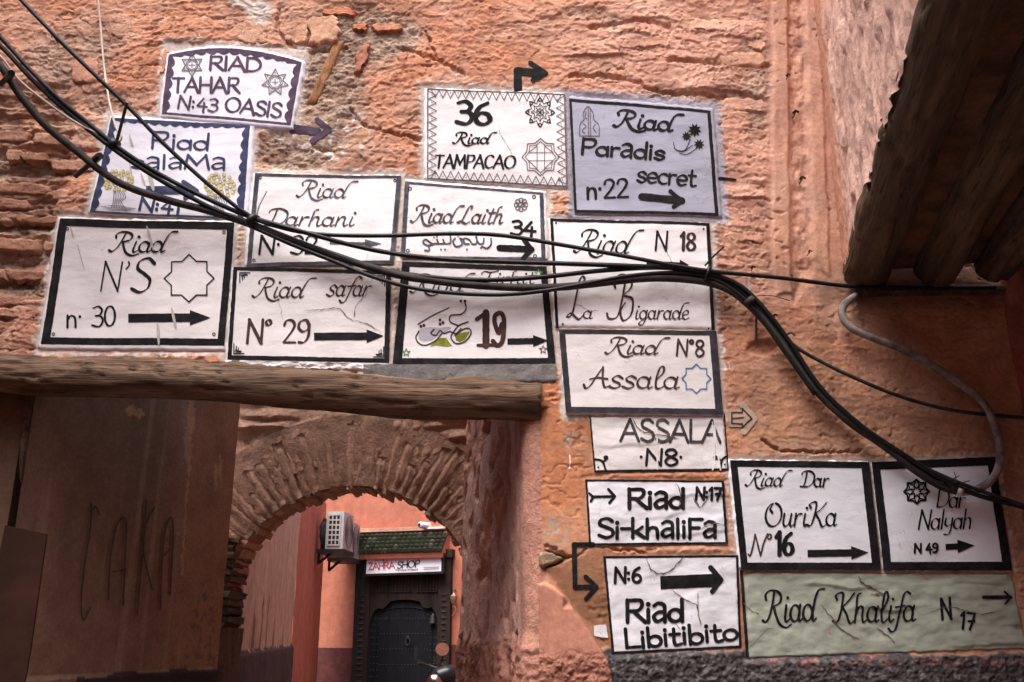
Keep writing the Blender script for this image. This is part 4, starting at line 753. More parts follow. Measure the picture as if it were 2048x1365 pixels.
# 15 Ourika
k = 'ourika'; o = sign(k, M_cool, 'bright white sign reading Riad Dar Ourika N 16 with thick black frame', (13, 17, 15, 14))
word(o, k, 'lettering', 'Riad', 1491, 974, 1560, 974, 31, 4.2, **SCR); word(o, k, 'lettering', 'Dar', 1600, 975, 1653, 975, 31, 4.2, font=GS, slant=.08, nib=(40, .35)); word(o, k, 'lettering', 'OuriKa', 1526, 1054, 1668, 1053, 46, 4.8, font=GS, slant=.08, nib=(40, .35)); word(o, k, 'lettering', 'N*', 1497, 1113, 1538, 1113, 44, 3.2, mat=M_sepia, font=GS, slant=.1)
word(o, k, 'lettering', '16', 1549, 1110, 1582, 1110, 44, 8.5, nib=(10, .55)); arrowo(o, k, (1613, 1108), (1734, 1106), 7, 34, 13)
# 16 Nalyah
k = 'nalyah'; o = sign(k, M_cool, 'white framed sign reading Dar Nalyah N 49 with a black rosette, tilted by the corner', (16, 17, 17, 16))
word(o, k, 'lettering', 'Dar', 1868, 1016, 1922, 1017, 37, 4, font=G, slant=.12, nib=(30, .25)); word(o, k, 'lettering', 'Nalyah', 1832, 1060, 1936, 1058, 38, 4, font=G, slant=.14, nib=(30, .25)); word(o, k, 'lettering', 'N 49', 1825, 1107, 1872, 1106, 18, 4); arrowo(o, k, (1888, 1095), (1945, 1092), 6, 33, 13)
i = Ink(place_on(k)); star8(i, 1830, 985, 25, 3, 8, .78)
for q in range(8):
    a = 6.283 * q / 8; s_, c_ = math.sin(a), math.cos(a); i.line([(1830 + 6 * s_, 985 - 6 * c_), (1830 + 14 * math.sin(a + .39), 985 - 14 * math.cos(a + .39)), (1830 + 24 * s_, 985 - 24 * c_)], 2.4); i.line([(1830 + 6 * s_, 985 - 6 * c_), (1830 + 14 * math.sin(a - .39), 985 - 14 * math.cos(a - .39)), (1830 + 24 * s_, 985 - 24 * c_)], 2.4)
i.build('rosette', M_ink, o)
# 17 Khalifa
k = 'khalifa'; o = sign(k, M_green, 'wide sage green panel reading Riad Khalifa N 17 above the rough dark base', (0, 0, 0, 6))
word(o, k, 'lettering', 'Riad', 1528, 1246, 1628, 1242, 62, 5, font=GS, slant=.06, nib=(30, .5)); word(o, k, 'lettering', 'Khalifa', 1668, 1246, 1828, 1243, 58, 4.6, font=GS, slant=.06, nib=(30, .5)); word(o, k, 'lettering', 'N', 1882, 1240, 1902, 1238, 42, 5); word(o, k, 'lettering', '17', 1918, 1258, 1946, 1260, 34, 4.6)
i = Ink(place_on(k)); i.open_arrow((1967, 1195), (2021, 1195), 7, (2008, 1184), (2010, 1208), 4); i.build('arrow', M_ink, o)

M_crack = simple('dark_crack', (.13, .09, .075), .95)
def crack(key, pts, wd):
    o = next(q for q in bpy.data.objects if q.get('skey') == key); P = catmull(pts, 5); P = P + 3.2 * np.stack([fbm(P[:, 0] / 9, P[:, 1] / 9, 71, 3), fbm(P[:, 0] / 9, P[:, 1] / 9, 75, 3)], 1)
    i = Ink(place_on(key), base=.0026); t = np.linspace(0, 1, len(P)); i.ribbon(P, wd * (.35 + .65 * np.abs(vn(P[:, 0] / 13, P[:, 1] / 13, 79)) * 2) * np.minimum(1, 6 * np.minimum(t, 1 - t) + .2), ends=False, wob=0); i.build('crack', M_crack, o)
for key, pts, wd in (('libitibito', [(1290, 1116), (1300, 1135), (1316, 1148), (1340, 1142), (1362, 1120), (1370, 1113)], 3.2), ('libitibito', [(1340, 1180), (1370, 1200), (1392, 1212), (1396, 1235), (1400, 1250)], 2.6), ('libitibito', [(1394, 1185), (1394, 1212)], 2), ('libitibito', [(1345, 1240), (1360, 1260)], 1.6),
    ('khalifa', [(1484, 1205), (1502, 1222), (1518, 1228)], 2), ('khalifa', [(1640, 1210), (1660, 1232), (1682, 1258), (1720, 1282)], 3), ('khalifa', [(1715, 1150), (1722, 1165), (1745, 1178), (1765, 1188), (1740, 1190)], 4), ('khalifa', [(1495, 1300), (1530, 1262), (1545, 1258)], 1.6), ('khalifa', [(1860, 1225), (1900, 1215), (1960, 1228), (2000, 1222)], 2), ('khalifa', [(1752, 1255), (1780, 1275), (1790, 1288)], 3),
    ('assala_old', [(1262, 835), (1280, 862), (1320, 872), (1360, 880)], 2.4), ('sikhalifa', [(1385, 995), (1400, 1015), (1412, 1000), (1420, 990)], 2.6), ('sikhalifa', [(1350, 962), (1360, 990), (1356, 1020)], 1.6), ('sikhalifa', [(1400, 1058), (1430, 1048), (1452, 1052)], 2),
    ('safar', [(610, 623), (640, 622), (680, 620), (700, 640), (735, 650), (765, 668)], 1.8), ('safar', [(735, 590), (712, 615), (708, 640)], 1.3), ('safar', [(548, 580), (560, 610), (566, 640)], 1.), ('bigarade', [(1330, 500), (1345, 530), (1380, 548)], 1.2), ('bigarade', [(1150, 610), (1180, 625), (1200, 622)], 1.2), ('tampacao', [(998, 252), (1003, 275), (1020, 300), (1024, 318)], 1.)): crack(key, pts, wd)
for key in ('ns', 'salama'):                                 # scraped feather-shaped chips
    o = next(q for q in bpy.data.objects if q.get('skey') == key)
    for cx, cy, L_, w__, a in ((301, 478, 26, 5, 15), (349, 637, 22, 5, 12), (318, 670, 24, 5, 4), (146, 466, 12, 3, 15), (163, 515, 26, 2, 15)) if key == 'ns' else ((303, 363, 22, 8, 15), (287, 360, 14, 3.5, 20), (263, 283, 12, 4, 15), (262, 340, 14, 3, 10)):
        t = np.linspace(-1, 1, 11); a = R(a); P = np.stack([cx + np.sin(a) * t * L_, cy + np.cos(a) * t * L_], 1); i = Ink(place_on(key), base=.003); i.ribbon(P, w__ * np.sqrt(np.clip(1 - t * t, .02, 1)) , ends=False); i.build('scratch', M_chip := (bpy.data.materials.get('chip_grey') or paintmat('chip_grey', (.46, .43, .40))), o)
for o in [q for q in bpy.data.objects if q.get('skey')]: del o['skey']

# arrows painted straight on the wall
def place_wall(px, py, up):
    p = at(px, py, WY); h, _, _ = wall_relief(p[..., 0], p[..., 2], np.asarray(px, float), np.asarray(py, float)); p[..., 1] = WY - h - .0012 - up; return p
def mark(name, fn, mat, label, cat='painted arrow'):
    i = Ink(place_wall, step=2.5); fn(i); o = i.m.build(name, mat, None, smooth=True); return prop(o, label, cat)
mark('painted_arrow', lambda i: (i.arrow((579, 257), (642, 262), 8, 4, 9), i.line([(634, 239), (657, 258)], 10), i.line([(625, 281), (657, 258)], 11)), M_plum, 'dark plum arrow running off the lower edge of the Tahar sign')
mark('painted_arrow', lambda i: (i.line([(1036, 181), (1035, 143), (1078, 147)], 15), i.line([(1061, 126), (1092, 147)], 9), i.line([(1066, 161), (1092, 147)], 9)), M_ink, 'black bent arrow rising from the top of the 36 sign')
mark('painted_dash', lambda i: i.line([(1438, 358), (1470, 361)], 5), M_ink, 'short rough black dash beside the grey-blue sign', 'painted mark')
mark('painted_arrow', lambda i: (i.line([(1186, 1090), (1148, 1090), (1150, 1175), (1190, 1174)], 9), i.line([(1171, 1154), (1193, 1174)], 8), i.line([(1172, 1198), (1193, 1174)], 8)), M_ink, 'black arrow bent down and right beside the N:6 panel')
ao = mark('painted_arrow', lambda i: (i.line([(1462, 828), (1486, 828)], 13), i.line([(1462, 838), (1492, 838)], 14), i.line([(1462, 848), (1486, 848)], 13), i.line([(1484, 810), (1508, 838), (1488, 864)], 12), i.line([(1490, 826), (1500, 838), (1490, 850)], 12)), M_beige, 'beige hollow arrow outlined in brown beside the Assala sign')
i = Ink(place_wall, step=2.5, base=.0026); i.line([(1484, 826), (1463, 826), (1463, 848), (1484, 849), (1484, 856), (1503, 838), (1484, 818), (1484, 826)], 3); i.line([(1465, 838), (1486, 836)], 2.4); i.build('outline', M_sepia, ao)
mark('paint_drip', lambda i: i.curve([(1139, 912), (1140, 925), (1139, 937)], 2.6), M_drip, 'thin white paint drip on the orange plaster', 'paint drip')
mark('painted_patch', lambda i: i.fill([(1188, 1252), (1200, 1250), (1212, 1250)], [(1188, 1272), (1202, 1275), (1216, 1276)]), M_cool, 'pale lilac smear between the pink buttress and the N:6 panel', 'paint patch')
# ------------------------------------------------------------ lintel log
def log(name, A, B, rad, mat, label, group, seed, bend=0., n=150, taper=0., sides=56, crack=.9, sq=1.):
    A, B = np.array(A, float), np.array(B, float); t = np.linspace(0, 1, n); D_ = B - A; Lh = np.linalg.norm(D_); T = D_ / Lh
    upv = np.array([0, 0, 1.]); upv -= T * (upv @ T); upv /= np.linalg.norm(upv); sdv = np.cross(T, upv); V = []
    a = np.linspace(0, 6.28318, sides, endpoint=False)
    TT, AA = np.meshgrid(t, a, indexing='ij'); ca, sa = np.cos(AA), np.sin(AA)
    rr = rad * (1 + taper * (TT - .5) + .16 * fbm(TT * Lh * 2.5, ca * .8 + 4, seed, 3) + .05 * fbm(TT * Lh * 14, AA * 3, seed + 31, 4) + .05 * vn(TT * Lh * 1.4 + 4, sa + 2, seed + 2) + .02 * fbm(TT * Lh * 4, AA * 5, seed + 3, 3))
    gr = ridge(TT * Lh * .9, AA * 2.4 + .5 * vn(TT * Lh * 2, AA, seed + 5), seed + 6, 3); rr = rr * (1 - crack * .10 * (1 - sstep(.0, .05, gr)))
    kn = sum(np.exp(-(((TT - kt) * Lh / .03) ** 2 + ((AA - ka) / .45) ** 2)) for kt, ka in ((.12, .6), (.24, 5.2), (.34, 1.2), (.47, 4.9), (.55, .4), (.68, 5.4), (.8, 5.9))); rr = rr * (1 + .13 * kn)
    off = bend * np.sin(TT * 3.14159) + .010 * np.sin(TT * 7 + seed) + .012 * vn(TT * 5.3, TT * 0 + 2, seed + 50)
    P = A + TT[..., None] * D_ + upv * (ca * rr + off)[..., None] + sdv * (sa * rr * sq)[..., None]
    V = P.reshape(-1, 3); f = [(k * sides + j, (k + 1) * sides + j, (k + 1) * sides + (j + 1) % sides, k * sides + (j + 1) % sides) for k in range(n - 1) for j in range(sides)]
    V = np.vstack([V, [A, B]]); f += [(n * sides, j, (j + 1) % sides) for j in range(sides)] + [(n * sides + 1, (n - 1) * sides + (j + 1) % sides, (n - 1) * sides + j) for j in range(sides)]
    o = mk(name, V, f, mat); return prop(o, label, 'beam', group)
LY = 3.235
pa = at(-260, 725, LY); pb = at(1082, 797, LY)
log('timber_lintel', pa, pb, .074, M_log, 'round weathered log lintel across the passage below the signs', None, 11, bend=-.012, crack=1.5, taper=.12)
log('timber_lintel', pa + (0, .13, .02), pb + (0, .13, .02), .06, M_log2, 'dark log lying behind the front lintel over the passage', None, 15)

# ------------------------------------------------------------ passage: left jamb, left wall, corner pillar, arch
M_patina = plaster('brown_patina_plaster', (.115, .066, .04), (.075, .044, .028), 3, .5, (2.2, 2.2, .25))
def relief_sheet(name, path, z0, z1, fn, mat, parent=None, dx=.012, dz=.012, colf=None, rough=.4):
    """vertical sheet along a plan path (x, y); fn(s, z) lifts it to the path's left-hand side"""
    P = catmull(path, dx) if len(path) > 2 else np.array(path[0]) + (np.array(path[1]) - np.array(path[0])) * np.linspace(0, 1, max(2, int(math.dist(*path) / dx)))[:, None]
    T = np.gradient(P, axis=0); T /= np.linalg.norm(T, axis=1)[:, None] + 1e-9; n = np.stack([T[:, 1], -T[:, 0]], 1); s = np.concatenate([[0], np.cumsum(np.linalg.norm(np.diff(P, axis=0), axis=1))])
    zz = np.arange(z0, z1 + dz, dz); S_, Z_ = np.meshgrid(s, zz); h = fn(S_, Z_)
    Xx = P[None, :, 0] + n[None, :, 0] * h; Yy = P[None, :, 1] + n[None, :, 1] * h
    V = np.stack([Xx, Yy, Z_], -1).reshape(-1, 3); kw = {}
    if colf is not None: kw = dict(col=colf(S_.ravel(), Z_.ravel(), V), rough=rough)
    f = gridf(len(s), len(zz)); return mk(name, V, f if len(V) >= 20000 else f.tolist(), mat, parent, **kw)
# left wall of the passage (path runs away from the viewer on its right-hand side seen from inside -> normal faces +x)
A0 = np.array([-1.735, 3.36]); A1 = np.array([-1.335, 4.55])
def left_col(s, z, V):
    px, py = proj(V); n = fbm(s * 3, z * .7, 501, 4)[:, None]; c = np.array([[.22, .135, .085]]) * (1 + .25 * n)
    glow = sstep(.55, 1.2, s)[:, None]; c = c * (1 - glow) + glow * (np.array([[.36, .175, .095]]) * (1 + .2 * n))                # orange light towards the arch, put into the colour
    st = (sstep(.1, .35, fbm(s * 14, z * .6, 505, 3)) * .6)[:, None]; c = c * (1 - st) + st * np.array([[.33, .23, .15]])
    for cx, cy, rx, ry in ((262, 822, 12, 10), (277, 828, 12, 9), (382, 835, 9, 35), (376, 890, 8, 40), (432, 955, 4, 26), (441, 935, 3, 30)):
        k = sstep(.45, .6, blob(px + 5 * fbm(px / 6, py / 6, 511, 2), py + 8 * fbm(px / 8, py / 8, 513, 2), cx, cy, rx, ry, .5))[:, None]; c = c * (1 - k) + k * np.array([[.50, .30, .15]])
    k = crackline(px, py, [(380, 920), (372, 1020), (364, 1150)], 2.6)[:, None]; c = c * (1 - k) + k * np.array([[.50, .30, .17]])
    k = (sstep(.0, .25, fbm(px / 9, py / 12, 517, 3)) * inquad(px, py, [(402, 1150), (425, 1150), (440, 1365), (360, 1365), (380, 1250)], -6, 8))[:, None]; c = c * (1 - k) + k * np.array([[.17, .13, .09]])
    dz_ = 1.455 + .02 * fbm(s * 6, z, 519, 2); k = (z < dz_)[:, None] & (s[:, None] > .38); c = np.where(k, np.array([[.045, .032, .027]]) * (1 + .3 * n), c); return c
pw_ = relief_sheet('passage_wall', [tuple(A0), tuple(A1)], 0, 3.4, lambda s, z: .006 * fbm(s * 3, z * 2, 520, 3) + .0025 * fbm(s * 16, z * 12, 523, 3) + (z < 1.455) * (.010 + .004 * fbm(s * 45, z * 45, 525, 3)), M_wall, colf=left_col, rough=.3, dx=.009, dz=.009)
prop(pw_, 'dark brown smooth wall along the inside of the passage with peeling spots', 'wall')
PF = Frame((A0[0], A0[1], 0), (*(A1 - A0), 0), ((A1 - A0)[1], -(A1 - A0)[0], 0))
def place_pf(px, py, up): u, w_ = PF.px(px, py); return PF.p(u, w_, .009 + up)
i = Ink(place_pf, step=5); 
for c in ([(178, 1008), (176, 1060), (166, 1120), (158, 1200), (162, 1240), (176, 1215)], [(178, 1025), (186, 1014), (194, 1030)], [(212, 1200), (216, 1120), (228, 1055), (242, 1036), (248, 1050), (246, 1110), (242, 1210)], [(222, 1144), (248, 1140)],
          [(288, 1000), (284, 1080), (276, 1160), (270, 1230)], [(304, 1016), (288, 1050), (282, 1100), (300, 1180)], [(316, 1220), (320, 1120), (326, 1060), (336, 1036), (342, 1060), (336, 1190)], [(324, 1112), (334, 1100)]): i.curve(c, 3.)
prop(i.m.build('scrawl', inkmat('sooty_scrawl', (.075, .045, .03), (.13, .08, .052), 0), None, smooth=True), 'tall faint black scrawled letters on the dark passage wall', 'graffiti')
jb = relief_sheet('passage_jamb', [(-3.3, 3.34), (-1.752, 3.34)], 0, 2.62, lambda s, z: .006 * fbm(s * 3, z * 3, 530, 3), plaster('brown_jamb_plaster', (.14, .08, .05), (.09, .055, .036), 3, .5), dx=.03, dz=.03)
prop(jb, 'brown plastered jamb carrying the end of the log lintel', 'wall')
jm = MB(); jm.add(*fbox(WF, -3.3, -1.765, 0, 2.62, -3.6, -3.37)); jm.build('jamb_core', M_patina, jb)
# board leaning against the wall low down
BFr = Frame(at(46, 1220, 3.05), (1, .12, 0), (.12, -1, 0))
def board(name, q, fr, th, mat, label, cat):
    u, w_ = fr.px([p[0] for p in q], [p[1] for p in q]); n = len(q); V = np.vstack([fr.p(u, w_, 0), fr.p(u, w_, -th)])
    o = mk(name, V, [tuple(range(n))[::-1], tuple(range(n, 2 * n))] + [(k, (k + 1) % n, n + (k + 1) % n, n + k) for k in range(n)], mat, smooth=False); return prop(o, label, cat)
board('metal_sheet', [(10, 1051), (93, 1068), (62, 1290), (48, 1372), (25, 1900), (-170, 1900), (-40, 1300)], BFr, .012, simple('brown_painted_sheet', (.055, .022, .014), 1., var=.45, sc_=6, bmp=.3), 'dull brown sheet leaning upright in the lower corner by the passage', 'sheet')
board('dark_gap_wedge', [(50, 780), (62, 778), (46, 920), (40, 965), (38, 920)], Frame(at(50, 860, 3.32), (1, 0, 0), (0, -1, 0)), .02, M_log2, 'narrow dark wedge for the shadowed gap under the log beside the passage wall', 'gap_wedge')  # dark wedge added for the shadowed gap at the jamb corner

# corner pillar (the passage's right-hand reveal)
M_pil = M_wall
path = [(.115, 3.215), (.07, 3.222), (.038, 3.262), (.022, 3.36), (-.02, 3.6), (-.105, 3.95), (-.20, 4.26), (-.222, 4.36), (-.16, 4.46), (.25, 4.52)]
def pil_f(s, z):
    v = fbm(s * 16, z * 5, 541, 4); rough_u = sstep(-.05, .25, fbm(s * 3.2, z * 2.2, 543, 3) + .35 * (z - 2.05)) * sstep(.10, .2, s)
    lower = sstep(1.62, 1.55, z + .02 * fbm(s * 8, z * 4, 547, 2))
    h = .010 * fbm(s * 2, z * 2, 540, 2) + rough_u * (.045 * v - .014) + .006 * fbm(s * 20, z * 12, 549, 4) - .024 * sstep(.25, .42, vn(s * 13, z * 8, 551)) * sstep(.1, .3, s)
    h += lower * (.014 + .014 * fbm(s * 38, z * 40, 553, 4, .6)); return h
def pil_c(s, z, V):
    n = fbm(s * 7, z * 3, 561, 4)[:, None]; c = np.array([[.70, .42, .34]]) * (1 + .25 * n)
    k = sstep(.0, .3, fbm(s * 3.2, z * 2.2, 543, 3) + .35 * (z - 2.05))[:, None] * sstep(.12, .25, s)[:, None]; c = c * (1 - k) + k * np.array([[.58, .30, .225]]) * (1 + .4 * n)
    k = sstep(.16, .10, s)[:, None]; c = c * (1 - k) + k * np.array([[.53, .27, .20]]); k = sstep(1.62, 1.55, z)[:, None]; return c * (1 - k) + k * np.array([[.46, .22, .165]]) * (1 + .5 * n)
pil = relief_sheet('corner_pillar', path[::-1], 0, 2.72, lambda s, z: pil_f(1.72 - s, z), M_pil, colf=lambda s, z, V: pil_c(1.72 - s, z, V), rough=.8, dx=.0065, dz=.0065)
prop(pil, 'rounded pillar of pitted dusty red plaster at the mouth of the passage', 'pillar')

# arch wall
AY = 4.7
arch_c = at(697, 1235, AY); ARR = 250 / F * AY * 1.0
M_archc = (.62, .37, .26)
gx = np.arange(-1.48, .35, .0085); gz = np.arange(0, 4.3, .0085); X, Zg = np.meshgrid(gx, gz); x, z = X.ravel(), Zg.ravel()
dx_, dz_ = x - arch_c[0], z - arch_c[2]; rad_ = np.hypot(dx_, dz_); ang = np.arctan2(dz_, dx_)
rows = lips(x, z, .055, 610, .5) * .030; rdl = sstep(.0, .22, np.abs(((ang * 19 + .8 * fbm(x * 5, z * 5, 612, 2)) % 1) - .5)) * .009
ringm = sstep(ARR + .42, ARR + .30, rad_) * (dz_ > -.2)
Ha = .014 * fbm(x * 2, z * 2, 601, 3) + .008 * fbm(x * 10, z * 12, 603, 5, .6) + rows * (1 - ringm) + ringm * (rdl + .006) + .006 * fbm(x * 18, z * 24, 615, 4)
inside = ((rad_ < ARR + .12) & (dz_ > 0)) | ((np.abs(dx_) < ARR + .03) & (dz_ <= 0))
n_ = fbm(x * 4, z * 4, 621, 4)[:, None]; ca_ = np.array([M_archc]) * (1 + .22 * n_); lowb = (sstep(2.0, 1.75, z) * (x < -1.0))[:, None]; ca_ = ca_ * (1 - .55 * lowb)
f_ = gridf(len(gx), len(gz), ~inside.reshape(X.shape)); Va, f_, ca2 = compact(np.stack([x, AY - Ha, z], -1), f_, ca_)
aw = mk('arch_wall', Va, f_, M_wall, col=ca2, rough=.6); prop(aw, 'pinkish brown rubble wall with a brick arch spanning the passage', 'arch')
def brick_box(q, y0, y1, name, parent, colr, seed, rg=.6, nz=4, ragged=.006):
    """q: four (x, z) corners counted round; a worn block reaching from y0 (front) to y1"""
    q = np.array(q, float); nu, nv = 4, 9; u, v = np.meshgrid(np.linspace(0, 1, nu), np.linspace(0, 1, nv))
    P = (q[0] * (1 - u[..., None]) + q[1] * u[..., None]) * (1 - v[..., None]) + (q[3] * (1 - u[..., None]) + q[2] * u[..., None]) * v[..., None]
    a = np.maximum(np.abs(u * 2 - 1), np.abs(v * 2 - 1)); e = (a > .99)
    jx = ragged * fbm(P[..., 0] * 22, P[..., 1] * 22, seed, 3); jz = ragged * fbm(P[..., 0] * 22, P[..., 1] * 22, seed + 1, 3); cx, cz = q.mean(0)
    Fx, Fz = P[..., 0] + jx * 1.6, P[..., 1] + jz * 1.6; Y0 = y0 + .010 * e + .007 * fbm(P[..., 0] * 30, P[..., 1] * 30, seed + 2, 3)
    front = np.stack([Fx, Y0, Fz], -1).reshape(-1, 3)
    loop = [i for i in range(nu)] + [j * nu + nu - 1 for j in range(1, nv)] + [(nv - 1) * nu + i for i in range(nu - 2, -1, -1)] + [j * nu for j in range(nv - 2, 0, -1)]
    V = list(front); f = gridf(nu, nv).tolist(); prev = loop
    for t in np.linspace(.2, 1, nz):
        base = len(V)
        for k in loop: p = front[k].copy(); p[1] = y0 + (y1 - y0) * t; p[0] += ragged * .8 * float(vn(p[0] * 25, p[1] * 25 + p[2] * 9, seed + 4)); p[2] += ragged * .8 * float(vn(p[2] * 25, p[1] * 25, seed + 5)); V.append(p)
        cur = list(range(base, base + len(loop))); m = len(loop); f += [(prev[i], prev[(i + 1) % m], cur[(i + 1) % m], cur[i]) for i in range(m)]; prev = cur
    n = fbm(np.array(V)[:, 0] * 20, np.array(V)[:, 2] * 20, seed + 6, 3)[:, None]
    return mk(name, V, f, M_wall, parent, col=np.array([colr]) * (1 + .3 * n), rough=rg)
NB = 46; ra = random.Random(9)
for b in range(NB):
    a0 = math.pi * (b + .07) / NB; a1 = math.pi * (b + .93) / NB; r0 = ARR + ra.uniform(-.016, .012); r1 = ARR + ra.choice([.16, .22, .27, .31, .34])
    q = [(arch_c[0] + r * math.cos(a), arch_c[2] + r * math.sin(a)) for r, a in ((r0, a0), (r0, a1), (r1, a1), (r1, a0))]
    g = ra.uniform(.85, 1.1); brick_box(q, AY - .017 - ra.uniform(0, .012), AY + .27, 'brick', aw, tuple(c * g for c in M_archc), 800 + 11 * b, ragged=.011)
# mortar between them, the jambs, broken brickwork at the left springing
na, nr = 120, 16; A_, R_ = np.meshgrid(np.linspace(-.02, math.pi + .02, na), np.linspace(ARR + .004, ARR + .36, nr)); xa = arch_c[0] + R_ * np.cos(A_); za = arch_c[2] + R_ * np.sin(A_)
hy = AY - .016 - .010 * fbm(xa * 20, za * 20, 1301, 4) - .006 * fbm(xa * 5, za * 5, 1303, 2); Vm = np.stack([xa, hy, za], -1).reshape(-1, 3)
mk('mortar', Vm, gridf(na, nr).tolist(), M_wall, aw, col=np.array([M_archc]) * (.82 + .3 * fbm(xa.ravel() * 9, za.ravel() * 9, 1305, 3)[:, None]), rough=.8)
ys = np.linspace(AY - .01, AY + .26, 6); A_, Y_ = np.meshgrid(np.linspace(0, math.pi, na), ys); rr2 = ARR + .008 + .006 * fbm(A_ * 9, Y_ * 20, 1307, 3)
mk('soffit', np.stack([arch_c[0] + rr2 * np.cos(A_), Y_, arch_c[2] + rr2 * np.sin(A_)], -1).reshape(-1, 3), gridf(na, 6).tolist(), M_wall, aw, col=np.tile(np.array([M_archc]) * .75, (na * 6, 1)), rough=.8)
jw = MB()
for s_ in (-1, 1): x0 = arch_c[0] + s_ * (ARR + .015); x1 = arch_c[0] + s_ * (ARR + .5); jw.add(*fbox(WF, min(x0, x1), max(x0, x1), 0, arch_c[2], -AY - .27, -AY - .03))
jw.add(*fbox(WF, -1.5, .4, arch_c[2] + ARR + .2, 4.3, -AY - .27, -AY - .03)); jw.build('arch_core', plaster('brown_earth', (.2, .115, .07), (.12, .07, .045), 12, 1.5), aw)
for b in range(12):
    zz = 2.02 - b * .036; wd_b = .02 + .06 * ra.random() + .03 * (b < 4); x0 = arch_c[0] - ARR - .05
    brick_box([(x0, zz), (x0 + .05 + wd_b, zz), (x0 + .05 + wd_b, zz + .030), (x0, zz + .034)], AY - .03 - ra.uniform(0, .04), AY + .25, 'brick', aw, (.15 * ra.uniform(.6, 1.1), .08, .05), 1500 + b * 7, ragged=.012)
ja = relief_sheet('arch_jamb', [(arch_c[0] - ARR - .06, AY - .03), (arch_c[0] - ARR + .045, AY - .02), (arch_c[0] - ARR + .05, AY + .27)], 0, 1.63, lambda s, z: .012 * fbm(s * 12, z * 7, 1311, 4), plaster('brown_jamb_earth', (.16, .095, .06), (.10, .06, .04), 6, 1.5, (1, 1, .4)), aw)

# ------------------------------------------------------------ lane behind the arch
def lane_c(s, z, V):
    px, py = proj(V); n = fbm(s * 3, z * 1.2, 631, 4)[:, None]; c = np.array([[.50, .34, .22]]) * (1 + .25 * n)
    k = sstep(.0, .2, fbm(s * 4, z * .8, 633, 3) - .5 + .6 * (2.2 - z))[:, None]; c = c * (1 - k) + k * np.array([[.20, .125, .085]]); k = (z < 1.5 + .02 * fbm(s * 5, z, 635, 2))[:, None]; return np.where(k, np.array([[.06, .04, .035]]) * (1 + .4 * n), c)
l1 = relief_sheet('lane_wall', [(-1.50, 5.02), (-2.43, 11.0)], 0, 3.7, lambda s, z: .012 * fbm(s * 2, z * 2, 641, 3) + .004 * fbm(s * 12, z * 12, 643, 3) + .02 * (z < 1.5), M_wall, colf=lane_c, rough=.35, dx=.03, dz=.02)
prop(l1, 'tan plastered wall running back beyond the arch with peeled brick patch', 'wall')
for b in range(13):                                           # the patch of bare brick on it
    w0 = 1.95 + b * .05; fr = Frame((-1.50, 5.02, 0), (-.93, 5.98, 0), (5.98, .93, 0)); m = MB()
    u0 = .30 + .06 * ra.random(); u1 = .72 - .03 * abs(b - 6) * ra.random(); P, ff = fbox(fr, u0, u1, w0, w0 + .036, -.02, .03 + .015 * ra.random()); m.add(P, ff); m.build('brick', M_brk := (bpy.data.materials.get('bare_brick') or plaster('bare_brick', (.34, .14, .075), (.2, .09, .05), 15, 1.5)), l1)
M_or = plaster('orange_render', (.47, .165, .10), (.40, .135, .08), 2, .5, (1, 1, .4)); M_maroon = plaster('maroon_roughcast', (.12, .032, .028), (.08, .022, .02), 12, 2.)
l2 = relief_sheet('lane_pier', [(-2.425, 10.98), (-2.90, 14.95)], 0, 3.55, lambda s, z: .006 * fbm(s * 2, z * 2, 651, 3), M_or, dx=.06, dz=.05); prop(l2, 'bright orange rendered pier at the far end of the lane', 'wall')
l3 = MB(); l3.add(*fbox(WF, .12, .35, 0, 3.9, -14.9, -4.55)); prop(l3.build('lane_wall', M_or), 'orange wall closing the hidden side of the lane', 'wall')['kind'] = 'structure'

# shop front
SA = R(17); SF = Frame(at(800, 1270, 15.0), (math.cos(SA), -math.sin(SA), 0), (-math.sin(SA), -math.cos(SA), 0)); SF.o[2] = 0
def sp_(px, py): u, w_ = SF.px(np.array([px], float), np.array([py], float)); return float(u[0]), float(w_[0])
def sbox(x0, y0, x1, y1, n0, n1): u0, wt = sp_(x0, (y0 + y1) / 2); u1, _ = sp_(x1, (y0 + y1) / 2); _, w1 = sp_((x0 + x1) / 2, y0); _, w0 = sp_((x0 + x1) / 2, y1); return fbox(SF, u0, u1, w0, w1, n0, n1)
fac = empty('shop_building', SF.p(0, 0, 0), 'orange rendered shop building at the end of the lane', 'building')
m = MB(); m.add(*fbox(SF, -2.2, 3.2, 0, 7.0, -.3, 0)); m.build('wall', M_or, fac)
_, wd_ = sp_(670, 1296); m = MB(); m.add(*fbox(SF, -2.2, sp_(713, 1300)[0], 0, wd_, 0.002, .03)); m.build('dado', M_maroon, fac); m = MB(); m.add(*fbox(SF, sp_(904, 1300)[0], 3.2, 0, wd_ + .05, 0.002, .03)); m.build('dado', M_maroon, fac)
m = MB(); m.add(*fbox(SF, sp_(690, 1060)[0], sp_(905, 1060)[0], sp_(800, 1064)[1], sp_(800, 1056)[1], .002, .09)); m.build('ledge', plaster('pale_orange', (.62, .33, .22)), fac)
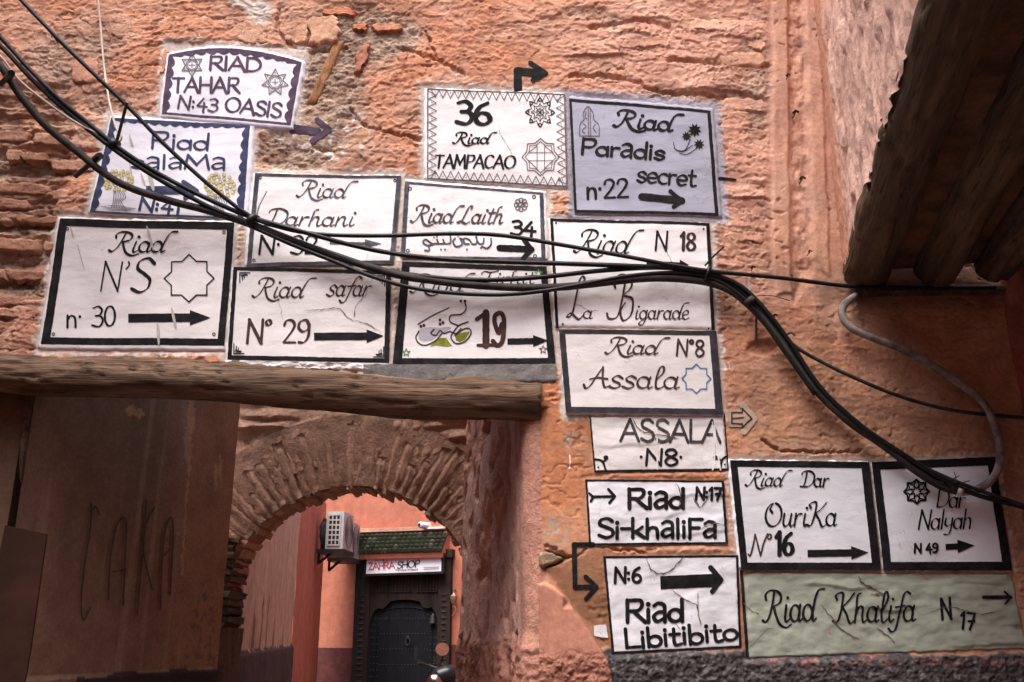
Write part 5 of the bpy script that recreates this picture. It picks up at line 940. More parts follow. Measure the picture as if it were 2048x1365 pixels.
# door
M_dw = wood('dark_carved_wood', (.035, .021, .016), (.02, .013, .010), (0, 0, 1)); M_door = wood('blue_black_door', (.006, .008, .011), (.004, .005, .008), (0, 0, 1)); M_iron = simple('iron_stud', (.09, .085, .08), .5, .6)
uL, _ = sp_(713, 1240); uR, _ = sp_(904, 1240); wT = sp_(800, 1116)[1]; dL, dR = sp_(742, 1260)[0], sp_(880, 1260)[0]; wA = sp_(810, 1200)[1]; wS = sp_(745, 1232)[1]; wLt = sp_(800, 1188)[1]
m = MB(); m.add(*fbox(SF, uL, dL, 0, wT, .002, .10)); m.add(*fbox(SF, dR, uR, 0, wT, .002, .10)); m.add(*fbox(SF, dL, dR, wLt, wT, .002, .075)); m.add(*fbox(SF, uL - .03, uR + .03, wT - .02, wT + .1, .002, .13)); fro = m.build('door_frame', M_dw, fac)
# spandrel with cusped arch cut: strips between arch curve and lintel
m = MB(); us = np.linspace(dL, dR, 41); mid = (dL + dR) / 2; hw = (dR - dL) / 2
tt = np.abs(us - mid) / hw; ht = np.where(tt < .45, wA - (tt / .45) ** 2 * .03, np.where(tt < .8, wA - .05 - .05 * np.abs(np.sin((tt - .45) / .35 * 3.14)) - .16 * (tt - .45), wA - .14 - ((tt - .8) / .2) ** 2 * .22))
for a in range(40): m.add([SF.p(us[a], ht[a], .07), SF.p(us[a + 1], ht[a + 1], .07), SF.p(us[a + 1], wLt, .07), SF.p(us[a], wLt, .07), SF.p(us[a], ht[a], .03), SF.p(us[a + 1], ht[a + 1], .03)], [(0, 1, 2, 3), (0, 4, 5, 1)])
m.build('arched_spandrel', M_dw, fro)
m = MB(); m.add(*fbox(SF, dL, dR, 0, wLt, .004, .026)); leaf = m.build('door', M_door, fac)
m = MB(); kk = np.linspace(0, 3.14159, 25)
arcp = [SF.p(mid + hw * .80 * math.cos(a), wS - .02 + (wA - wS) * .60 * math.sin(a), .03) for a in kk]; m.add(*tube(np.array(arcp), .010, 6)); 
for s_ in (-1, 1): m.add(*fbox(SF, mid + s_ * hw * .80 - .008, mid + s_ * hw * .80 + .008, .05, wS - .02, .026, .038))
m.build('wicket_moulding', M_door, leaf)
st_mesh = None
def stud(u, w_):
    global st_mesh
    if st_mesh is None:
        V = [(0, -.012, 0)] + [(.010 * math.cos(a), 0, .010 * math.sin(a)) for a in np.linspace(0, 6.283, 6, endpoint=False)]; st_mesh = bpy.data.meshes.new('stud'); st_mesh.from_pydata(V, [], [(0, 1 + (k + 1) % 6, 1 + k) for k in range(6)]); st_mesh.materials.append(M_iron)
    o = bpy.data.objects.new('stud', st_mesh); COL.objects.link(o); o.parent = leaf; o.location = Vector(SF.p(u, w_, .027)) - wloc(leaf); o.rotation_euler = (0, 0, -SA)
for s_ in (-1, 1):
    for c in (.94, .86, .76):
        for r_ in range(20): stud(mid + s_ * hw * c, .08 + r_ * (wS - .12) / 19)
for w_ in (.35, .65, .95, 1.22, 1.45, 1.68, 1.90):
    for c in np.linspace(-.68, .68, 16): stud(mid + hw * c, w_ * wS / 1.95)
for a in np.linspace(.2, 2.94, 14): stud(mid + hw * .72 * math.cos(a), wS - .02 + (wA - wS) * .50 * math.sin(a))
m = MB(); uk, wk = sp_(818, 1283); m.add(*tube(np.array([SF.p(uk + .035 * math.sin(a), wk + .055 * math.cos(a), .05) for a in np.linspace(0, 6.283, 17)]), .009, 6)); m.add(*fbox(SF, uk - .02, uk + .02, wk + .04, wk + .085, .026, .06)); m.build('knocker', M_iron, leaf)
m = MB(); uk, wk = sp_(868, 1240); m.add(*tube(np.array([SF.p(uk, wk + .09, .03), SF.p(uk, wk + .05, .06), SF.p(uk, wk - .05, .06)]), np.array([.01, .03, .045]), 8)); m.build('knocker', M_iron, leaf)
for cx in (757, 809, 859):                                   # turned lattice panels over the door
    u0, _ = sp_(cx - 20, 1170); u1, _ = sp_(cx + 19, 1170); w1 = sp_(cx, 1152)[1]; w0 = sp_(cx, 1184)[1]; m = MB()
    for a in range(7): uu = u0 + (u1 - u0) * a / 6; m.add(*fbox(SF, uu - .007, uu + .007, w0, w1, .076, .094))
    for a in range(7): ww = w0 + (w1 - w0) * a / 6; m.add(*fbox(SF, u0, u1, ww - .007, ww + .007, .078, .090))
    m.build('lattice_panel', wood('lattice_wood', (.05, .03, .022), (.03, .02, .015), (0, 0, 1)), fro)
# carved uprights relief
m = MB()
for s0, s1 in ((uL, dL), (dR, uR)):
    for a in range(26):
        w0 = .1 + a * .083; c = (s0 + s1) / 2; d = (s1 - s0) * .30; m.add([SF.p(c - d, w0, .101), SF.p(c, w0 - .032, .101), SF.p(c + d, w0, .101), SF.p(c, w0 + .032, .101), SF.p(c, w0, .116)], [(0, 1, 4), (1, 2, 4), (2, 3, 4), (3, 0, 4)])
m.build('carving', M_dw, fro)['kind'] = 'stuff'
# tiled canopy
can = empty('tile_canopy', SF.p(0, 2.6, .2), 'small sloping canopy of green glazed tiles over the shop door', 'canopy')
M_tile = simple('green_glazed_tile', (.17, .19, .11), .4, var=.5, sc_=9, bmp=.4); M_tile2 = simple('pale_worn_tile', (.36, .36, .24), .6, var=.5, sc_=14, bmp=.4)
u0, _ = sp_(694, 1088); u1, _ = sp_(898, 1085); wt = sp_(800, 1067)[1]; wb = sp_(800, 1107)[1]
nC, nR = 21, 5; cw = (u1 - u0) / nC; tm = {}
def tile_mesh(mat):
    V = []; f = []; ns = 7
    for e, (dn, rr__) in enumerate(((0, cw * .50), (1, cw * .56))):
        for j in range(ns): a = math.pi * j / (ns - 1); V.append((rr__ * math.cos(a), dn, rr__ * .8 * math.sin(a)))
    for e, (dn, rr__) in enumerate(((0, cw * .50 - .012), (1, cw * .56 - .012))):
        for j in range(ns): a = math.pi * j / (ns - 1); V.append((rr__ * math.cos(a), dn, rr__ * .8 * math.sin(a) - .004))
    for j in range(ns - 1): f += [(j, j + 1, ns + j + 1, ns + j), (2 * ns + j, 3 * ns + j, 3 * ns + j + 1, 2 * ns + j + 1), (ns + j, ns + j + 1, 3 * ns + j + 1, 3 * ns + j)]
    me = bpy.data.meshes.new('tile'); me.from_pydata(V, [], f); me.materials.append(mat); me.polygons.foreach_set('use_smooth', [True] * len(f)); return me
t1, t2 = tile_mesh(M_tile), tile_mesh(M_tile2); nd0, nd1 = .04, .30; slope = math.atan2(wt - wb, nd1 - nd0); Lr = math.hypot(wt - wb, nd1 - nd0) / nR * 1.15
m = MB(); m.add([SF.p(u0, wt - .03, 0.004), SF.p(u1, wt - .03, 0.004), SF.p(u1, wb - .03, nd1), SF.p(u0, wb - .03, nd1), SF.p(u0, wb - .10, nd1 - .02), SF.p(u1, wb - .10, nd1 - .02), SF.p(u0, wb - .10, 0.004), SF.p(u1, wb - .10, 0.004)], [(0, 1, 2, 3), (3, 2, 5, 4), (4, 5, 7, 6), (0, 3, 4, 6), (1, 7, 5, 2)]); m.build('canopy_board', M_or, can)
for c in range(nC):
    for r_ in range(nR):
        o = bpy.data.objects.new('tile', t2 if ra.random() < .13 else t1); COL.objects.link(o); o.parent = can
        t = r_ / nR; p = SF.p(u0 + cw * (c + .5), wt + (wb - wt) * t - .03 + .012, nd0 + (nd1 - nd0) * t)
        o.location = Vector(p) - wloc(can); o.scale = (1, Lr, 1); o.rotation_euler = (slope * 1, 0, -SA + math.pi)
        o.rotation_euler = (slope * .93 * -1, 0, -SA + math.pi + ra.uniform(-.03, .03)) 
# sign box
sb = empty('shop_sign', SF.p(*sp_(808, 1130), .2), 'white lightbox sign reading ZAHRA SHOP above the dark door', 'sign'); 
SB = Frame(SF.p(0, 0, .22), SF.u, SF.n); M_blk = simple('black_frame', (.02, .018, .018), .5)
def sbx(px, py): u, w_ = SB.px(np.array([px], float), np.array([py], float)); return float(u[0]), float(w_[0])
a0_, b0_ = sbx(728, 1152); a1_, b1_ = sbx(888, 1108); tl = .0
def SBP(u, w_, n): t = (u - a0_) / (a1_ - a0_); return SB.p(u, w_ + .018 * (t - .5) * 1, n)
def sbb(u0, u1, w0, w1, n0, n1): return [SBP(u, w_, n) for u in (u0, u1) for w_ in (w0, w1) for n in (n0, n1)], BOXF
m = MB(); bw = .035
for a in ((a0_, a1_, b0_, b0_ + bw), (a0_, a1_, b1_ - bw, b1_), (a0_, a0_ + bw, b0_ + bw, b1_ - bw), (a1_ - bw, a1_, b0_ + bw, b1_ - bw)): m.add(*sbb(*a, -.09, .012))
m.build('frame', M_blk, sb); m = MB(); m.add(*sbb(a0_ + bw, a1_ - bw, b0_ + bw, b1_ - bw, -.08, 0)); m.build('panel', simple('white_acrylic', (.88, .86, .88), .35, var=.05, sc_=4), sb)
def place_sb(px, py, up): u, w_ = SB.px(px, py); t = (u - a0_) / (a1_ - a0_); return SB.p(u, w_, .004 + up * 3)
i = Ink(place_sb, step=1.6); i.text('ZAHRA', 738, 1139.5, 789, 1137, 13, 1.5); i.line([(767.5, 1137), (767.2, 1113)], 1.4); i.build('lettering', inkmat('red_print', (.5, .03, .05), (.45, .03, .05), 0), sb)
i = Ink(place_sb, step=1.2); i.text('SHOP', 794, 1137.5, 838, 1134, 13, 2.1, slant=.2, nib=(30, .5)); i.build('lettering', M_ink, sb); i = Ink(place_sb, step=1.); i.text('Moroccan Artisanal', 792, 1142, 836, 1140.5, 3., .6); i.text('+212 6 66 00', 848, 1135.5, 878, 1134, 2.2, .5) if False else None; i.line([(848, 1136), (878, 1134.5)], .9); i.line([(848, 1139.5), (878, 1138)], .9); i.build('small_print', M_sepia, sb)
# lantern
lu, lw = sp_(912, 1200); lan = empty('wall_lantern', SF.p(lu, lw, .1), 'small metal wall lantern on the orange wall beside the door', 'lantern')
m = MB(); m.add(*tube(np.array([SF.p(lu, lw + .12, 0.002), SF.p(lu, lw + .15, .06), SF.p(lu, lw + .10, .10)]), .008, 6)); m.build('bracket', M_iron, lan)
m = MB(); m.add(*tube(np.array([SF.p(lu, lw + d, .10) for d in (.10, .07, .05, .0, -.06, -.08)]), np.array([.005, .03, .055, .05, .03, .008]), 6)); m.build('lamp_shade', simple('dull_brass', (.3, .2, .14), .5, .5), lan)
m = MB(); m.add(*tube(catmull([SF.p(lu - .0, lw - .08, .10), SF.p(lu + .03, lw - .14, .08), SF.p(lu - .02, lw - .2, .03), SF.p(lu - .07, lw - .24, .005)], .02), .006, 5)); m.build('cord', M_beigec, lan)
# camera on the ledge
cu, cw_ = sp_(857, 1053); cc_ = empty('security_camera', SF.p(cu, cw_, .1), 'small white bullet camera on the ledge under the arch edge', 'camera'); M_wp = simple('white_plastic', (.7, .68, .66), .4, var=.1)
m = MB(); m.add(*tube(np.array([SF.p(cu + d * .6, cw_ + d * .0, .12 - d) for d in (-.10, -.09, .06, .08)]), np.array([.045, .05, .05, .03]), 14)); bo_ = m.build('camera_body', M_wp, cc_, smooth=True)
m = MB(); m.add(*tube(np.array([SF.p(cu - .061, cw_, .221), SF.p(cu - .063, cw_, .226)]), .028, 12)); m.build('lens', M_cable, bo_); m = MB(); m.add(*fbox(SF, cu + .0, cu + .30, cw_ - .055, cw_ - .03, .09, .13)); m.build('mount', M_wp, cc_)
# air conditioners
def aircon(px0, px1, py0, py1, Y, label, ang):
    c = at((px0 + px1) / 2, (py0 + py1) / 2, Y); a = R(ang); fr = Frame((c[0], c[1], 0), (math.cos(a), -math.sin(a), 0), (-math.sin(a), -math.cos(a), 0))
    sz = F / Y; wu = (px1 - px0) / sz * 1.05; h = (py1 - py0) / sz * 1.0; zc = c[2]; D2 = .62
    t = empty('air_conditioner', (c[0], c[1], zc - h / 2), label, 'air conditioner', 'air conditioners on the lane wall')
    M_ac = bpy.data.materials.get('aged_white_metal') or simple('aged_white_metal', (.50, .46, .42), .5, var=.2, sc_=8); M_dk = bpy.data.materials.get('dark_gap') or simple('dark_gap', (.03, .028, .028), .8)
    # narrow end facing the viewer with a slotted grille: n0 is towards the viewer; the long side runs back
    m = MB(); m.add(*fbox(fr, -wu / 2, wu / 2, zc - h / 2, zc + h / 2, -D2, 0)); m.build('casing', M_ac, t)
    m = MB(); m.add(*fbox(fr, -wu * .36, wu * .30, zc - h * .40, zc + h * .40, .001, .004)); gr = m.build('grille', M_dk, t)
    m = MB()
    for q in range(4): uu = -wu * .36 + wu * .66 * q / 3; m.add(*fbox(fr, uu - .008, uu + .008, zc - h * .41, zc + h * .41, .004, .016))
    for q in range(7): ww = zc - h * .40 + h * .8 * q / 6; m.add(*fbox(fr, -wu * .37, wu * .31, ww - .010, ww + .010, .004, .015))
    m.add(*fbox(fr, -wu * .05, wu * .28, zc + h * .39, zc + h * .43, .004, .02)); m.build('grille_bars', M_ac, t)
    # fan guard on the long side (faces +u)
    m = MB(); 
    for rr__ in (.05, .09, .13, .17, .21, .24): m.add(*tube(np.array([fr.p(wu / 2 + .012, zc + rr__ * h / .55 * math.cos(a), -D2 / 2 + rr__ * math.sin(a)) for a in np.linspace(0, 6.283, 25)]), .003, 4))
    m.build('fan_guard', M_blk, t)
    m = MB(); m.add(*fbox(fr, -wu * .95, wu * .62, zc - h / 2 - .06, zc - h / 2 - .003, -D2, .03)); m.add(*fbox(fr, -wu * .95, -wu * .85, zc - h / 2 - .2, zc - h / 2 - .06, -.1, -.04)); P = np.array([fr.p(-wu * .9, zc - h / 2 - .19, -.07), fr.p(-wu * .2, zc - h / 2 - .05, -.07)]); m.add(*tube(P, .02, 5)); m.build('bracket', M_blk, t)
    return t, fr, wu, h, zc
t, fr, wu, h, zc = aircon(653, 686, 1024, 1097, 13.3, 'nearer white air conditioner with slotted end grille on the lane wall', 3)
m = MB(); m.add(*tube(catmull([fr.p(-wu * .6 - .02 * k_, zc + .16 - .03 * k_, -.2) for k_ in range(3)] + [fr.p(-wu * .7, zc - .1, -.15), fr.p(-wu * .62, zc - .24, -.2)], .04), .07, 8, bump=.4)); m.build('wrapped_pipe', simple('black_plastic_wrap', (.05, .045, .05), .25, sc_=20), t)
aircon(672, 701, 1044, 1113, 14.3, 'second air conditioner partly hidden behind the nearer one', 3)
# scooter (only mirror, bars and lamp reach into the picture)
def scooter():
    Y = 13.0; c = at(893, 1340, Y); x0, y0, g0 = c[0] - .09, Y, .16; t = empty('scooter', (x0, y0, g0), 'black scooter with round mirror parked before the shop', 'scooter'); M_sk = simple('black_gloss_paint', (.015, .015, .018), .18, var=.2); M_ch = simple('chrome', (.6, .6, .62), .15, 1.)
    P = lambda a, b, c_: (x0 + a, y0 + b, g0 + c_)
    for b in (-.55, .65):
        m = MB(); m.add(*tube(np.array([P(.12, b + .22 * math.cos(a), .26 + .22 * math.sin(a)) for a in np.linspace(0, 6.283, 33)]), .05, 10)); w_ = m.build('wheel', M_cable, t, smooth=True); m = MB(); m.add(*tube(np.array([P(.07, b, .26), P(.17, b, .26)]), .16, 20)); m.build('rim', M_iron, w_, smooth=True)
    m = MB(); m.add(*tube(catmull([P(.12, -.45, .85), P(.12, -.38, .6), P(.12, -.2, .36), P(.12, .2, .36), P(.12, .5, .62), P(.12, .85, .66)], .06), np.array([.10, .12, .14, .16, .17, .15, .14, .14, .14, .15, .16, .17, .18, .18, .17, .17, .16, .16, .15, .15, .14, .13, .12, .12, .1, .1, .09, .08, .06, .05])[np.linspace(0, 29, len(catmull([P(.12, -.45, .85), P(.12, -.38, .6), P(.12, -.2, .36), P(.12, .2, .36), P(.12, .5, .62), P(.12, .85, .66)], .06))).astype(int)], 12)); m.build('body', M_sk, t, smooth=True)
    m = MB(); m.add(*tube(catmull([P(.12, .05, .74), P(.12, .4, .80), P(.12, .8, .78)], .05), .11, 10)); m.build('seat', M_cable, t, smooth=True)
    m = MB(); m.add(*tube(np.array([P(.12, -.55, .28), P(.12, -.38, .98)]), .025, 8)); m.build('fork', M_ch, t)
    m = MB(); m.add(*tube(catmull([P(-.26, -.30, 1.10), P(-.1, -.36, 1.07), P(.12, -.40, 1.02), P(.34, -.36, 1.07), P(.5, -.30, 1.10)], .04), .016, 8)); m.build('handlebar', M_blk, t, smooth=True)
    m = MB(); m.add(*tube(catmull([P(-.08, -.48, .86), P(.02, -.46, .93), P(.15, -.44, .97), P(.34, -.42, .96), P(.46, -.4, .92)], .04), np.array([.03, .07, .10, .12, .12, .12, .12, .12, .11, .1, .09, .08, .07, .06, .05, .04, .03])[np.linspace(0, 16, len(catmull([P(-.08, -.48, .86), P(.02, -.46, .93), P(.15, -.44, .97), P(.34, -.42, .96), P(.46, -.4, .92)], .04))).astype(int)], 12)); m.build('cowl', M_sk, t, smooth=True)
    m = MB(); m.add(*tube(np.array([P(-.02, -.52 - d, .88) for d in (0, .04, .07, .085)]), np.array([.10, .10, .075, .03]), 18)); m.build('headlight', M_ch, t, smooth=True)
    for s_, (mx, mz) in enumerate(((.06, 1.27), (-.27, 1.22))):
        m = MB(); m.add(*tube(catmull([P(.0 + .02 * s_, -.38, 1.02), P(mx + .01, -.40, mz - .08), P(mx, -.42, mz)], .02), .012, 6)); st = m.build('mirror_stem', M_blk, t)
        V = [P(mx, -.43, mz)] + [P(mx + (.085 if s_ == 0 else .02) * math.cos(a), -.43, mz + (.08 if s_ == 0 else .10) * math.sin(a)) for a in np.linspace(0, 6.283, 16, endpoint=False)] + [P(mx, -.39, mz)]; m = MB(); m.add(V, [(0, 1 + k, 1 + (k + 1) % 16) for k in range(16)] + [(17, 1 + (k + 1) % 16, 1 + k) for k in range(16)]); m.build('mirror', simple('mirror_back', (.30, .13, .09), .3, var=.4, sc_=12) if s_ == 0 else M_blk, t)
scooter()

# ------------------------------------------------------------ upper right: side wall on log beams, far right wall
dv = np.array([.225, 1., 0]); dv /= np.linalg.norm(dv)              # beams run this way (away from the viewer)
cz_ = at(1690, 560, WY); ZB = cz_[2]; XB = cz_[0]; Lb = 3.0
near = np.array([XB, WY]) - dv[:2] * Lb
def side_h(s, z): return .012 * fbm(s * 2, z * 2, 701, 3) + .018 * fbm(s * 15, z * 5, 703, 5, .6) * sstep(.05, .3, s) + .004 * fbm(s * 50, z * 24, 707, 3) - .010 * sstep(.34, .5, vn(s * 12, z * 4.5, 709)) * sstep(.1, .25, s)
def side_c(s, z, V): n = fbm(s * 9, z * 3, 711, 4)[:, None]; c = np.array([[.72, .47, .375]]) * (1 + .3 * n); k = sstep(.30, .1, s)[:, None]; return c * (1 - k) + k * np.array([[.60, .32, .21]])
tw = Lb
sw = relief_sheet('upper_side_wall', [tuple(near), (XB + .01, WY + .05)], ZB + .03, 6.0, lambda s, z: -side_h(tw - s, z) * -1, M_wall, colf=lambda s, z, V: side_c(tw - s, z, V), rough=.7, dx=.008, dz=.0085)
prop(sw, 'flaking pink plastered upper wall standing on the dark log beams', 'wall')
rt_ = np.array([dv[1], -dv[0], 0.])
def lg(off, r_, zoff, lab, seed):
    A = np.array([XB, WY + .04, ZB + zoff]) + rt_ * off; return log('log_beam', A, A - dv * Lb, r_, M_log2, lab, 'log beams under the upper storey', seed, n=170, sides=40, crack=1.3)
lg(.085, .082, .035, 'outermost cracked log beam below the flaking pink side wall', 31); lg(.325, .075, .035, 'middle log beam between two clay strips under the upper storey', 37); lg(.52, .07, .035, 'innermost log beam nearest the red wall', 41); 
m = MB(); FR2 = Frame((XB, WY + .04, 0), rt_, -dv); m.add(*fbox(FR2, .05, 1.2, ZB + .04, ZB + .20, 0, Lb)); so_ = m.build('clay_ceiling', plaster('dark_clay', (.16, .075, .042), (.06, .03, .02), 7, 1.2)); prop(so_, 'brown clay ceiling strips seen between the log beams', 'ceiling')
# wall plate the beams rest on and the recess line
m = MB(); m.add(*tube(np.array([[XB + .02, WY - .0, ZB - .045], [XB + .75, WY - .0, ZB - .035]]), .022, 10, bump=.5, seed=4)); prop(m.build('wall_plate', M_log2), 'thin dark timber under the far ends of the log beams', 'timber')
# red wall at the far right
RX0 = at(2004, 620, WY - .0)[0]
def rw_path(): return [(RX0 + .30, .6), (RX0 + .0, WY + .02)]
rw = relief_sheet('red_side_wall', [(RX0 + .0, WY + .03), (RX0 + .45, 1.2)][::-1], 0, ZB + .05, lambda s, z: .006 * fbm(s * 2, z * 2, 721, 2) + .007 * fbm(s * 22, z * 20, 723, 4), M_wall, colf=lambda s, z, V: np.array([[.40, .13, .10]]) * (1 + .25 * fbm(s * 9, z * 9, 727, 4)[:, None]), rough=1., dx=.01, dz=.01)
prop(rw, 'rough brick-red plastered wall meeting the signs at the corner', 'wall')
# the rest of the alley, outside the picture: it shuts out the sky
M_far = plaster('alley_render', (.50, .24, .15), (.42, .19, .12), 2, .6)
def blk(name, a, b, c, d, e, f_, lab):
    m = MB(); m.add(*fbox(WF, a, b, c, d, -f_, -e)); o = m.build(name, M_far); o['kind'] = 'structure'; return o
blk('alley_wall', -3.4, -2.75, 0, 5.8, -3.2, 3.3, ''); blk('alley_wall', -3.4, 3.5, 0, 6.2, -3.8, -3.25, ''); blk('alley_wall', 2.75, 3.3, 0, 6.0, -3.2, 1.3, '')
blk('passage_shade_slab', -3.3, .6, 3.42, 3.6, 3.46, 3.85, '');  # unseen slab added over the passage to darken it
m = MB(); m.add([(-60, -60, 0), (60, -60, 0), (60, 60, 0), (-60, 60, 0)], [(0, 1, 2, 3)]); g = m.build('ground', simple('stone_paving', (.16, .13, .11), .85, var=.4, sc_=3)); g['kind'] = 'structure'
m = MB(); m.add([(-3.5, 5, .004), (1, 5, .004), (1, 11, .22), (-3.5, 11, .22), (1, 17, .22), (-3.5, 17, .22)], [(0, 1, 2, 3), (3, 2, 4, 5)]); g = m.build('lane_paving', simple('lane_stone', (.15, .12, .10), .85, var=.4, sc_=3)); g['kind'] = 'structure'

# ------------------------------------------------------------ cables
def cpath(pts, d, step=.02):
    """pts: (px, py) or (px, py, stand-off from the wall)"""
    P = []
    for p in pts: s_ = p[2] if len(p) > 2 else d; P.append(at(p[0], p[1], WY - s_))
    return catmull(P, step)
def cable(name, pts, d, rpx, mat, label, group='black cables sagging across the signs', seed=0, bump=.08):
    P = cpath(pts, d); m = MB(); m.add(*tube(P, rpx / F * WY * .5 * 1.12, 10, seed, bump)); o = m.build(name, mat, None, smooth=True); return prop(o, label, 'cable', group)
cable('cable', [(-40, -80, .35), (30, -12, .3), (130, 92, .26), (250, 208, .2), (330, 290, .16), (420, 372, .12), (500, 432, .09), (560, 455, .08), (640, 469), (760, 472), (900, 468), (1000, 471), (1110, 488), (1250, 513), (1400, 540), (1560, 556), (1690, 572), (1800, 577, .05), (1990, 576, .03)], .075, 8, M_cable, 'topmost thin cable running straight down from the top edge and on under the log beams')
cable('cable', [(-60, 20, .34), (0, 74, .3), (60, 140, .27), (120, 200, .24), (180, 250, .2), (250, 305, .17), (330, 355, .13), (430, 405, .1), (510, 437, .085), (620, 468, .08), (700, 490), (790, 508), (900, 520), (1000, 524), (1100, 527), (1250, 532), (1360, 538), (1420, 548), (1480, 572), (1530, 620), (1580, 685), (1640, 775), (1720, 850), (1800, 905), (1870, 950), (1940, 985), (2000, 1003), (2080, 1022)], .065, 9, M_cable, 'thin cable sagging just below the topmost one and curving down to the Dar Nalyah sign')
cable('cable', [(-60, 48, .32), (0, 92, .29), (60, 155, .26), (120, 212, .23), (190, 270, .19), (260, 322, .16), (340, 372, .12), (430, 420, .09), (510, 450, .075), (600, 484), (700, 520), (790, 545), (900, 558), (1000, 560), (1100, 553), (1200, 542), (1300, 536), (1380, 540), (1440, 556), (1500, 600), (1560, 672), (1610, 745), (1680, 825), (1760, 880), (1840, 935), (1910, 972)], .055, 9, M_cable, 'middle cable dipping across the 19 sign and rising to the Bigarade sign')
cable('cable', [(-60, 66, .34), (0, 131, .3), (40, 190, .27), (90, 250, .23), (150, 300, .19), (210, 348, .16), (260, 376, .13), (340, 402, .1), (430, 426, .08), (510, 452, .07), (600, 487), (700, 522), (790, 549, .06), (860, 561), (950, 571), (1050, 576), (1130, 574), (1220, 564), (1300, 557), (1380, 560), (1450, 576), (1510, 622), (1570, 695), (1630, 778), (1700, 845), (1770, 893), (1830, 940), (1880, 972), (1918, 984)], .05, 14.5, M_cabled, 'thickest dusty cable of the bundle, running from the upper edge down to the knot')
cable('conduit', [(1916, 985), (1945, 982), (1972, 970), (1992, 948), (2001, 912), (1994, 865), (1965, 805), (1900, 755), (1820, 706), (1740, 674), (1700, 655), (1684, 630), (1690, 608), (1712, 592, .02)], .05, 14, M_conduit, 'dusty grey conduit looping from the knot up to the log beams', 'x'); del bpy.data.objects['conduit']['group']
cable('cable', [(430, 420, .085), (500, 452, .075), (580, 488), (660, 520), (740, 552), (820, 575), (900, 586), (1000, 590), (1090, 582), (1180, 566), (1260, 552), (1350, 546), (1430, 560), (1500, 610), (1570, 705), (1630, 790)], .06, 8, M_cable, 'lowest cable hanging below the bundle across the 19 sign')
cable('cable', [(1500, 606), (1560, 668), (1610, 706), (1700, 752), (1800, 793), (1900, 820), (2000, 832), (2090, 838)], .045, 7, M_cabled, 'thin brown cable branching off the bundle towards the red wall')
cable('cable', [(1560, 690, .04), (1640, 785, .03), (1720, 862, .03), (1800, 908, .04), (1870, 945, .05), (1950, 978, .06), (2080, 1022, .08)], .04, 7, M_cabled, 'short dusty cable running beside the thickest one down past the Dar Nalyah sign')
cable('wire', [(-60, 60, .32), (0, 112, .3), (40, 162, .27), (100, 210, .24), (160, 250, .21), (230, 284, .17), (236, 288, .16)], .2, 4.5, M_beigec, 'cream wire running along the thick cable at the upper corner', 'cream wires')
cable('wire', [(194, -60, .06), (197, 0, .06), (202, 60, .06), (208, 130, .08), (218, 200, .12), (232, 255, .16), (243, 274, .17), (238, 284, .17), (228, 283, .17)], .1, 4.5, M_beigec, 'cream wire hanging down from the top edge to the cable tie', 'cream wires')
cable('wire', [(1516, 592, .015), (1545, 592, .01), (1580, 602, .008)], .01, 1.6, M_steel, 'thin bent wire sticking out beside the cable bundle', 'x')['group'] = 'thin loose wires'
def bar(name, pts, d, rpx, mat, label, cat, group=None, sides=8):
    P = np.array([at(p[0], p[1], WY - (p[2] if len(p) > 2 else d)) for p in pts]); m = MB(); m.add(*tube(catmull(P, .008) if len(P) > 2 else P, rpx / F * WY / 2, sides)); o = m.build(name, mat); return prop(o, label, cat, group)
bar('cable_tie', [(254, 206, .215), (232, 288, .18), (226, 296, .17)], .2, 7, M_cable, 'long black strap holding the upper cable to the bundle above the Salama sign', 'cable tie', 'cable ties')
def collar(px, py, dx, dy, d, w, rp, mat, label):
    a = at(px - dx, py - dy, WY - d); b = at(px + dx, py + dy, WY - d); m = MB(); m.add(*tube(np.array([a, b]), rp / F * WY / 2, 14)); o = m.build('cable_tie', mat, None, smooth=True); return prop(o, label, 'cable tie', 'cable ties')
collar(228, 289, 5, 4, .175, 6, 24, M_cable, 'wide black tie round two cables at the foot of the strap'); collar(505, 442, 4, 3, .078, 6, 34, M_cable, 'tie gripping the bundle where it crosses the Darhani sign'); collar(1414, 548, 3, 1, .06, 6, 34, M_cable, 'tie gripping the bundle at the edge of the Bigarade sign'); collar(1500, 603, 4, 5, .055, 6, 26, M_steel, 'rusty tie round the bundle above the loose nail'); collar(1918, 982, 5, 1, .055, 6, 22, M_tie, 'grey tie knotted round the looped cable on the Dar Nalyah sign')
bar('cable_tie_tail', [(513, 432, .09), (519, 410, .1), (533, 383, .1)], .1, 4.5, M_tie, 'pale grey tie tail pointing up from the bundle at the Darhani sign', 'cable tie'); bar('cable_tie_tail', [(1410, 532, .07), (1426, 514, .09), (1448, 494, .1)], .1, 4, M_cable, 'black tie tail pointing up beside the Bigarade sign', 'cable tie')
for pts, lb in (([(1904, 978), (1912, 960), (1908, 944)], 'straight upward'), ([(1906, 978), (1896, 966), (1918, 952)], 'up and back over itself'), ([(1908, 980), (1926, 966), (1940, 962)], 'off to the right'), ([(1900, 980), (1880, 972), (1872, 968)], 'off towards the rosette')): bar('frayed_wire', pts, .07, 1.8, M_steel, 'frayed wire end ' + lb + ' from the Dar Nalyah knot', 'wire', 'frayed wire ends')
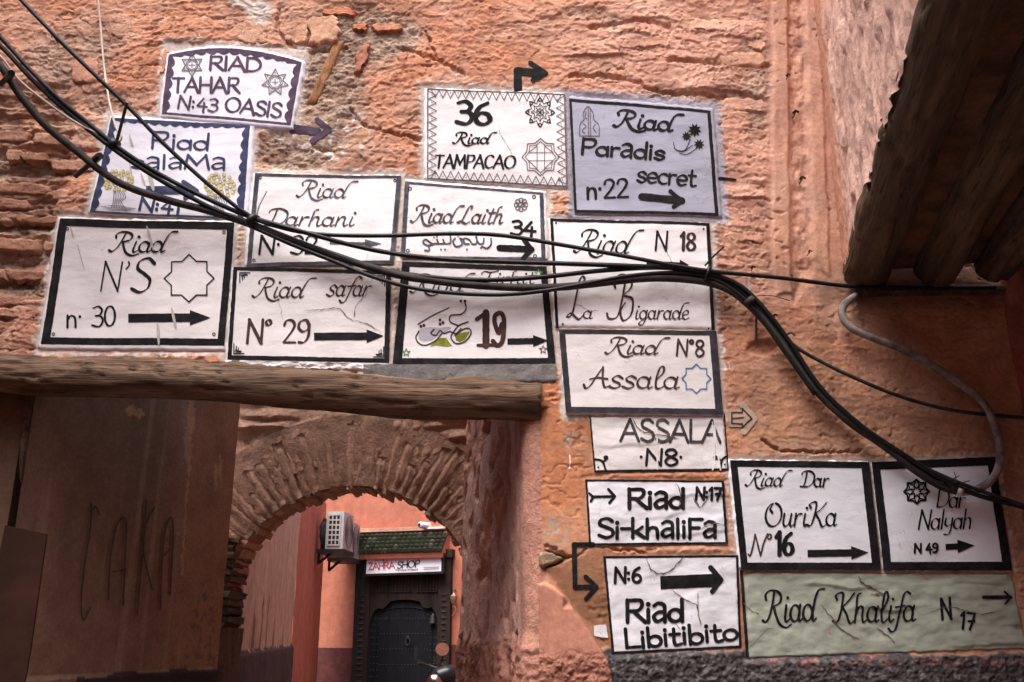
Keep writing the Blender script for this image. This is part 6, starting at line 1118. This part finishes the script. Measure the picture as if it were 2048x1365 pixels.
def screwclip(px, py, ex, ey, d, label):
    a = at(px, py, WY - d); t = empty('cable_clip', a, label, 'cable clip', 'cable clips'); b = at(ex, ey, WY - d * .5); m = MB(); n = 18; P = np.array([a + (b - a) * k / n for k in range(n + 1)]); m.add(*tube(P, np.array([.007 if k % 2 else .010 for k in range(n + 1)]), 8)); m.build('screw', M_steel, t, smooth=False)
    c = a - (b - a) * .55; m = MB(); m.add(*tube(np.array([a, c]), .013, 6)); m.build('clamp', M_cable, t)
screwclip(183, 326, 152, 352, .155, 'plastic clip with long screw holding the thick cable beside the Salama sign'); screwclip(15, 155, 2, 168, .29, 'black clip on the cable at the upper edge of the photo')
for px, py, s_, lab in ((1576, 152, 9, 'small dark clip highest on the pink corner strip'), (1591, 226, 12, 'dark clip second from the top on the corner strip'), (1605, 358, 12, 'dark clip on the corner strip level with the dash'), (1620, 504, 8, 'dark clip lowest on the corner strip above the cable'), (107, 74, 8, 'black peg in the plaster near the straight cable at the top'), (1506, 536, 9, 'dark peg just above the end of the cable bundle'), (1550, 632, 9, 'small metal peg sticking up from the bundle')):
    t = empty('cable_clip', at(px, py, WY), lab, 'cable clip', 'nail-in cable clips'); c = at(px, py, WY - .03); k = s_ / F * WY / 2; m = MB(); m.add(*tube(np.array([c + (-k, 0, -k * .3), c + (-k * .3, -.008, k * .4), c + (k, 0, k * .2)]), k * .42, 7, seed=int(px), bump=.5)); m.build('clamp', M_cable, t, smooth=False); m = MB(); m.add(*tube(np.array([c, c + (.0, .04, 0)]), k * .25, 6)); m.build('nail', M_steel, t)
bar('nail', [(1513, 618, .02), (1512, 682, .008)], .02, 5, M_steel, 'long rusty nail hanging below the cable bundle by the knocked hole', 'nail'); bar('bent_nail', [(1576, 668, .02), (1584, 666, .05), (1590, 672, .055)], .02, 5, M_steel, 'bent rusty nail holding the bundle further down', 'nail'); bar('nail', [(1492, 562, .06), (1499, 582, .06)], .05, 5, M_tie, 'flat grey tie end sticking up where the bundle bends down', 'cable tie')
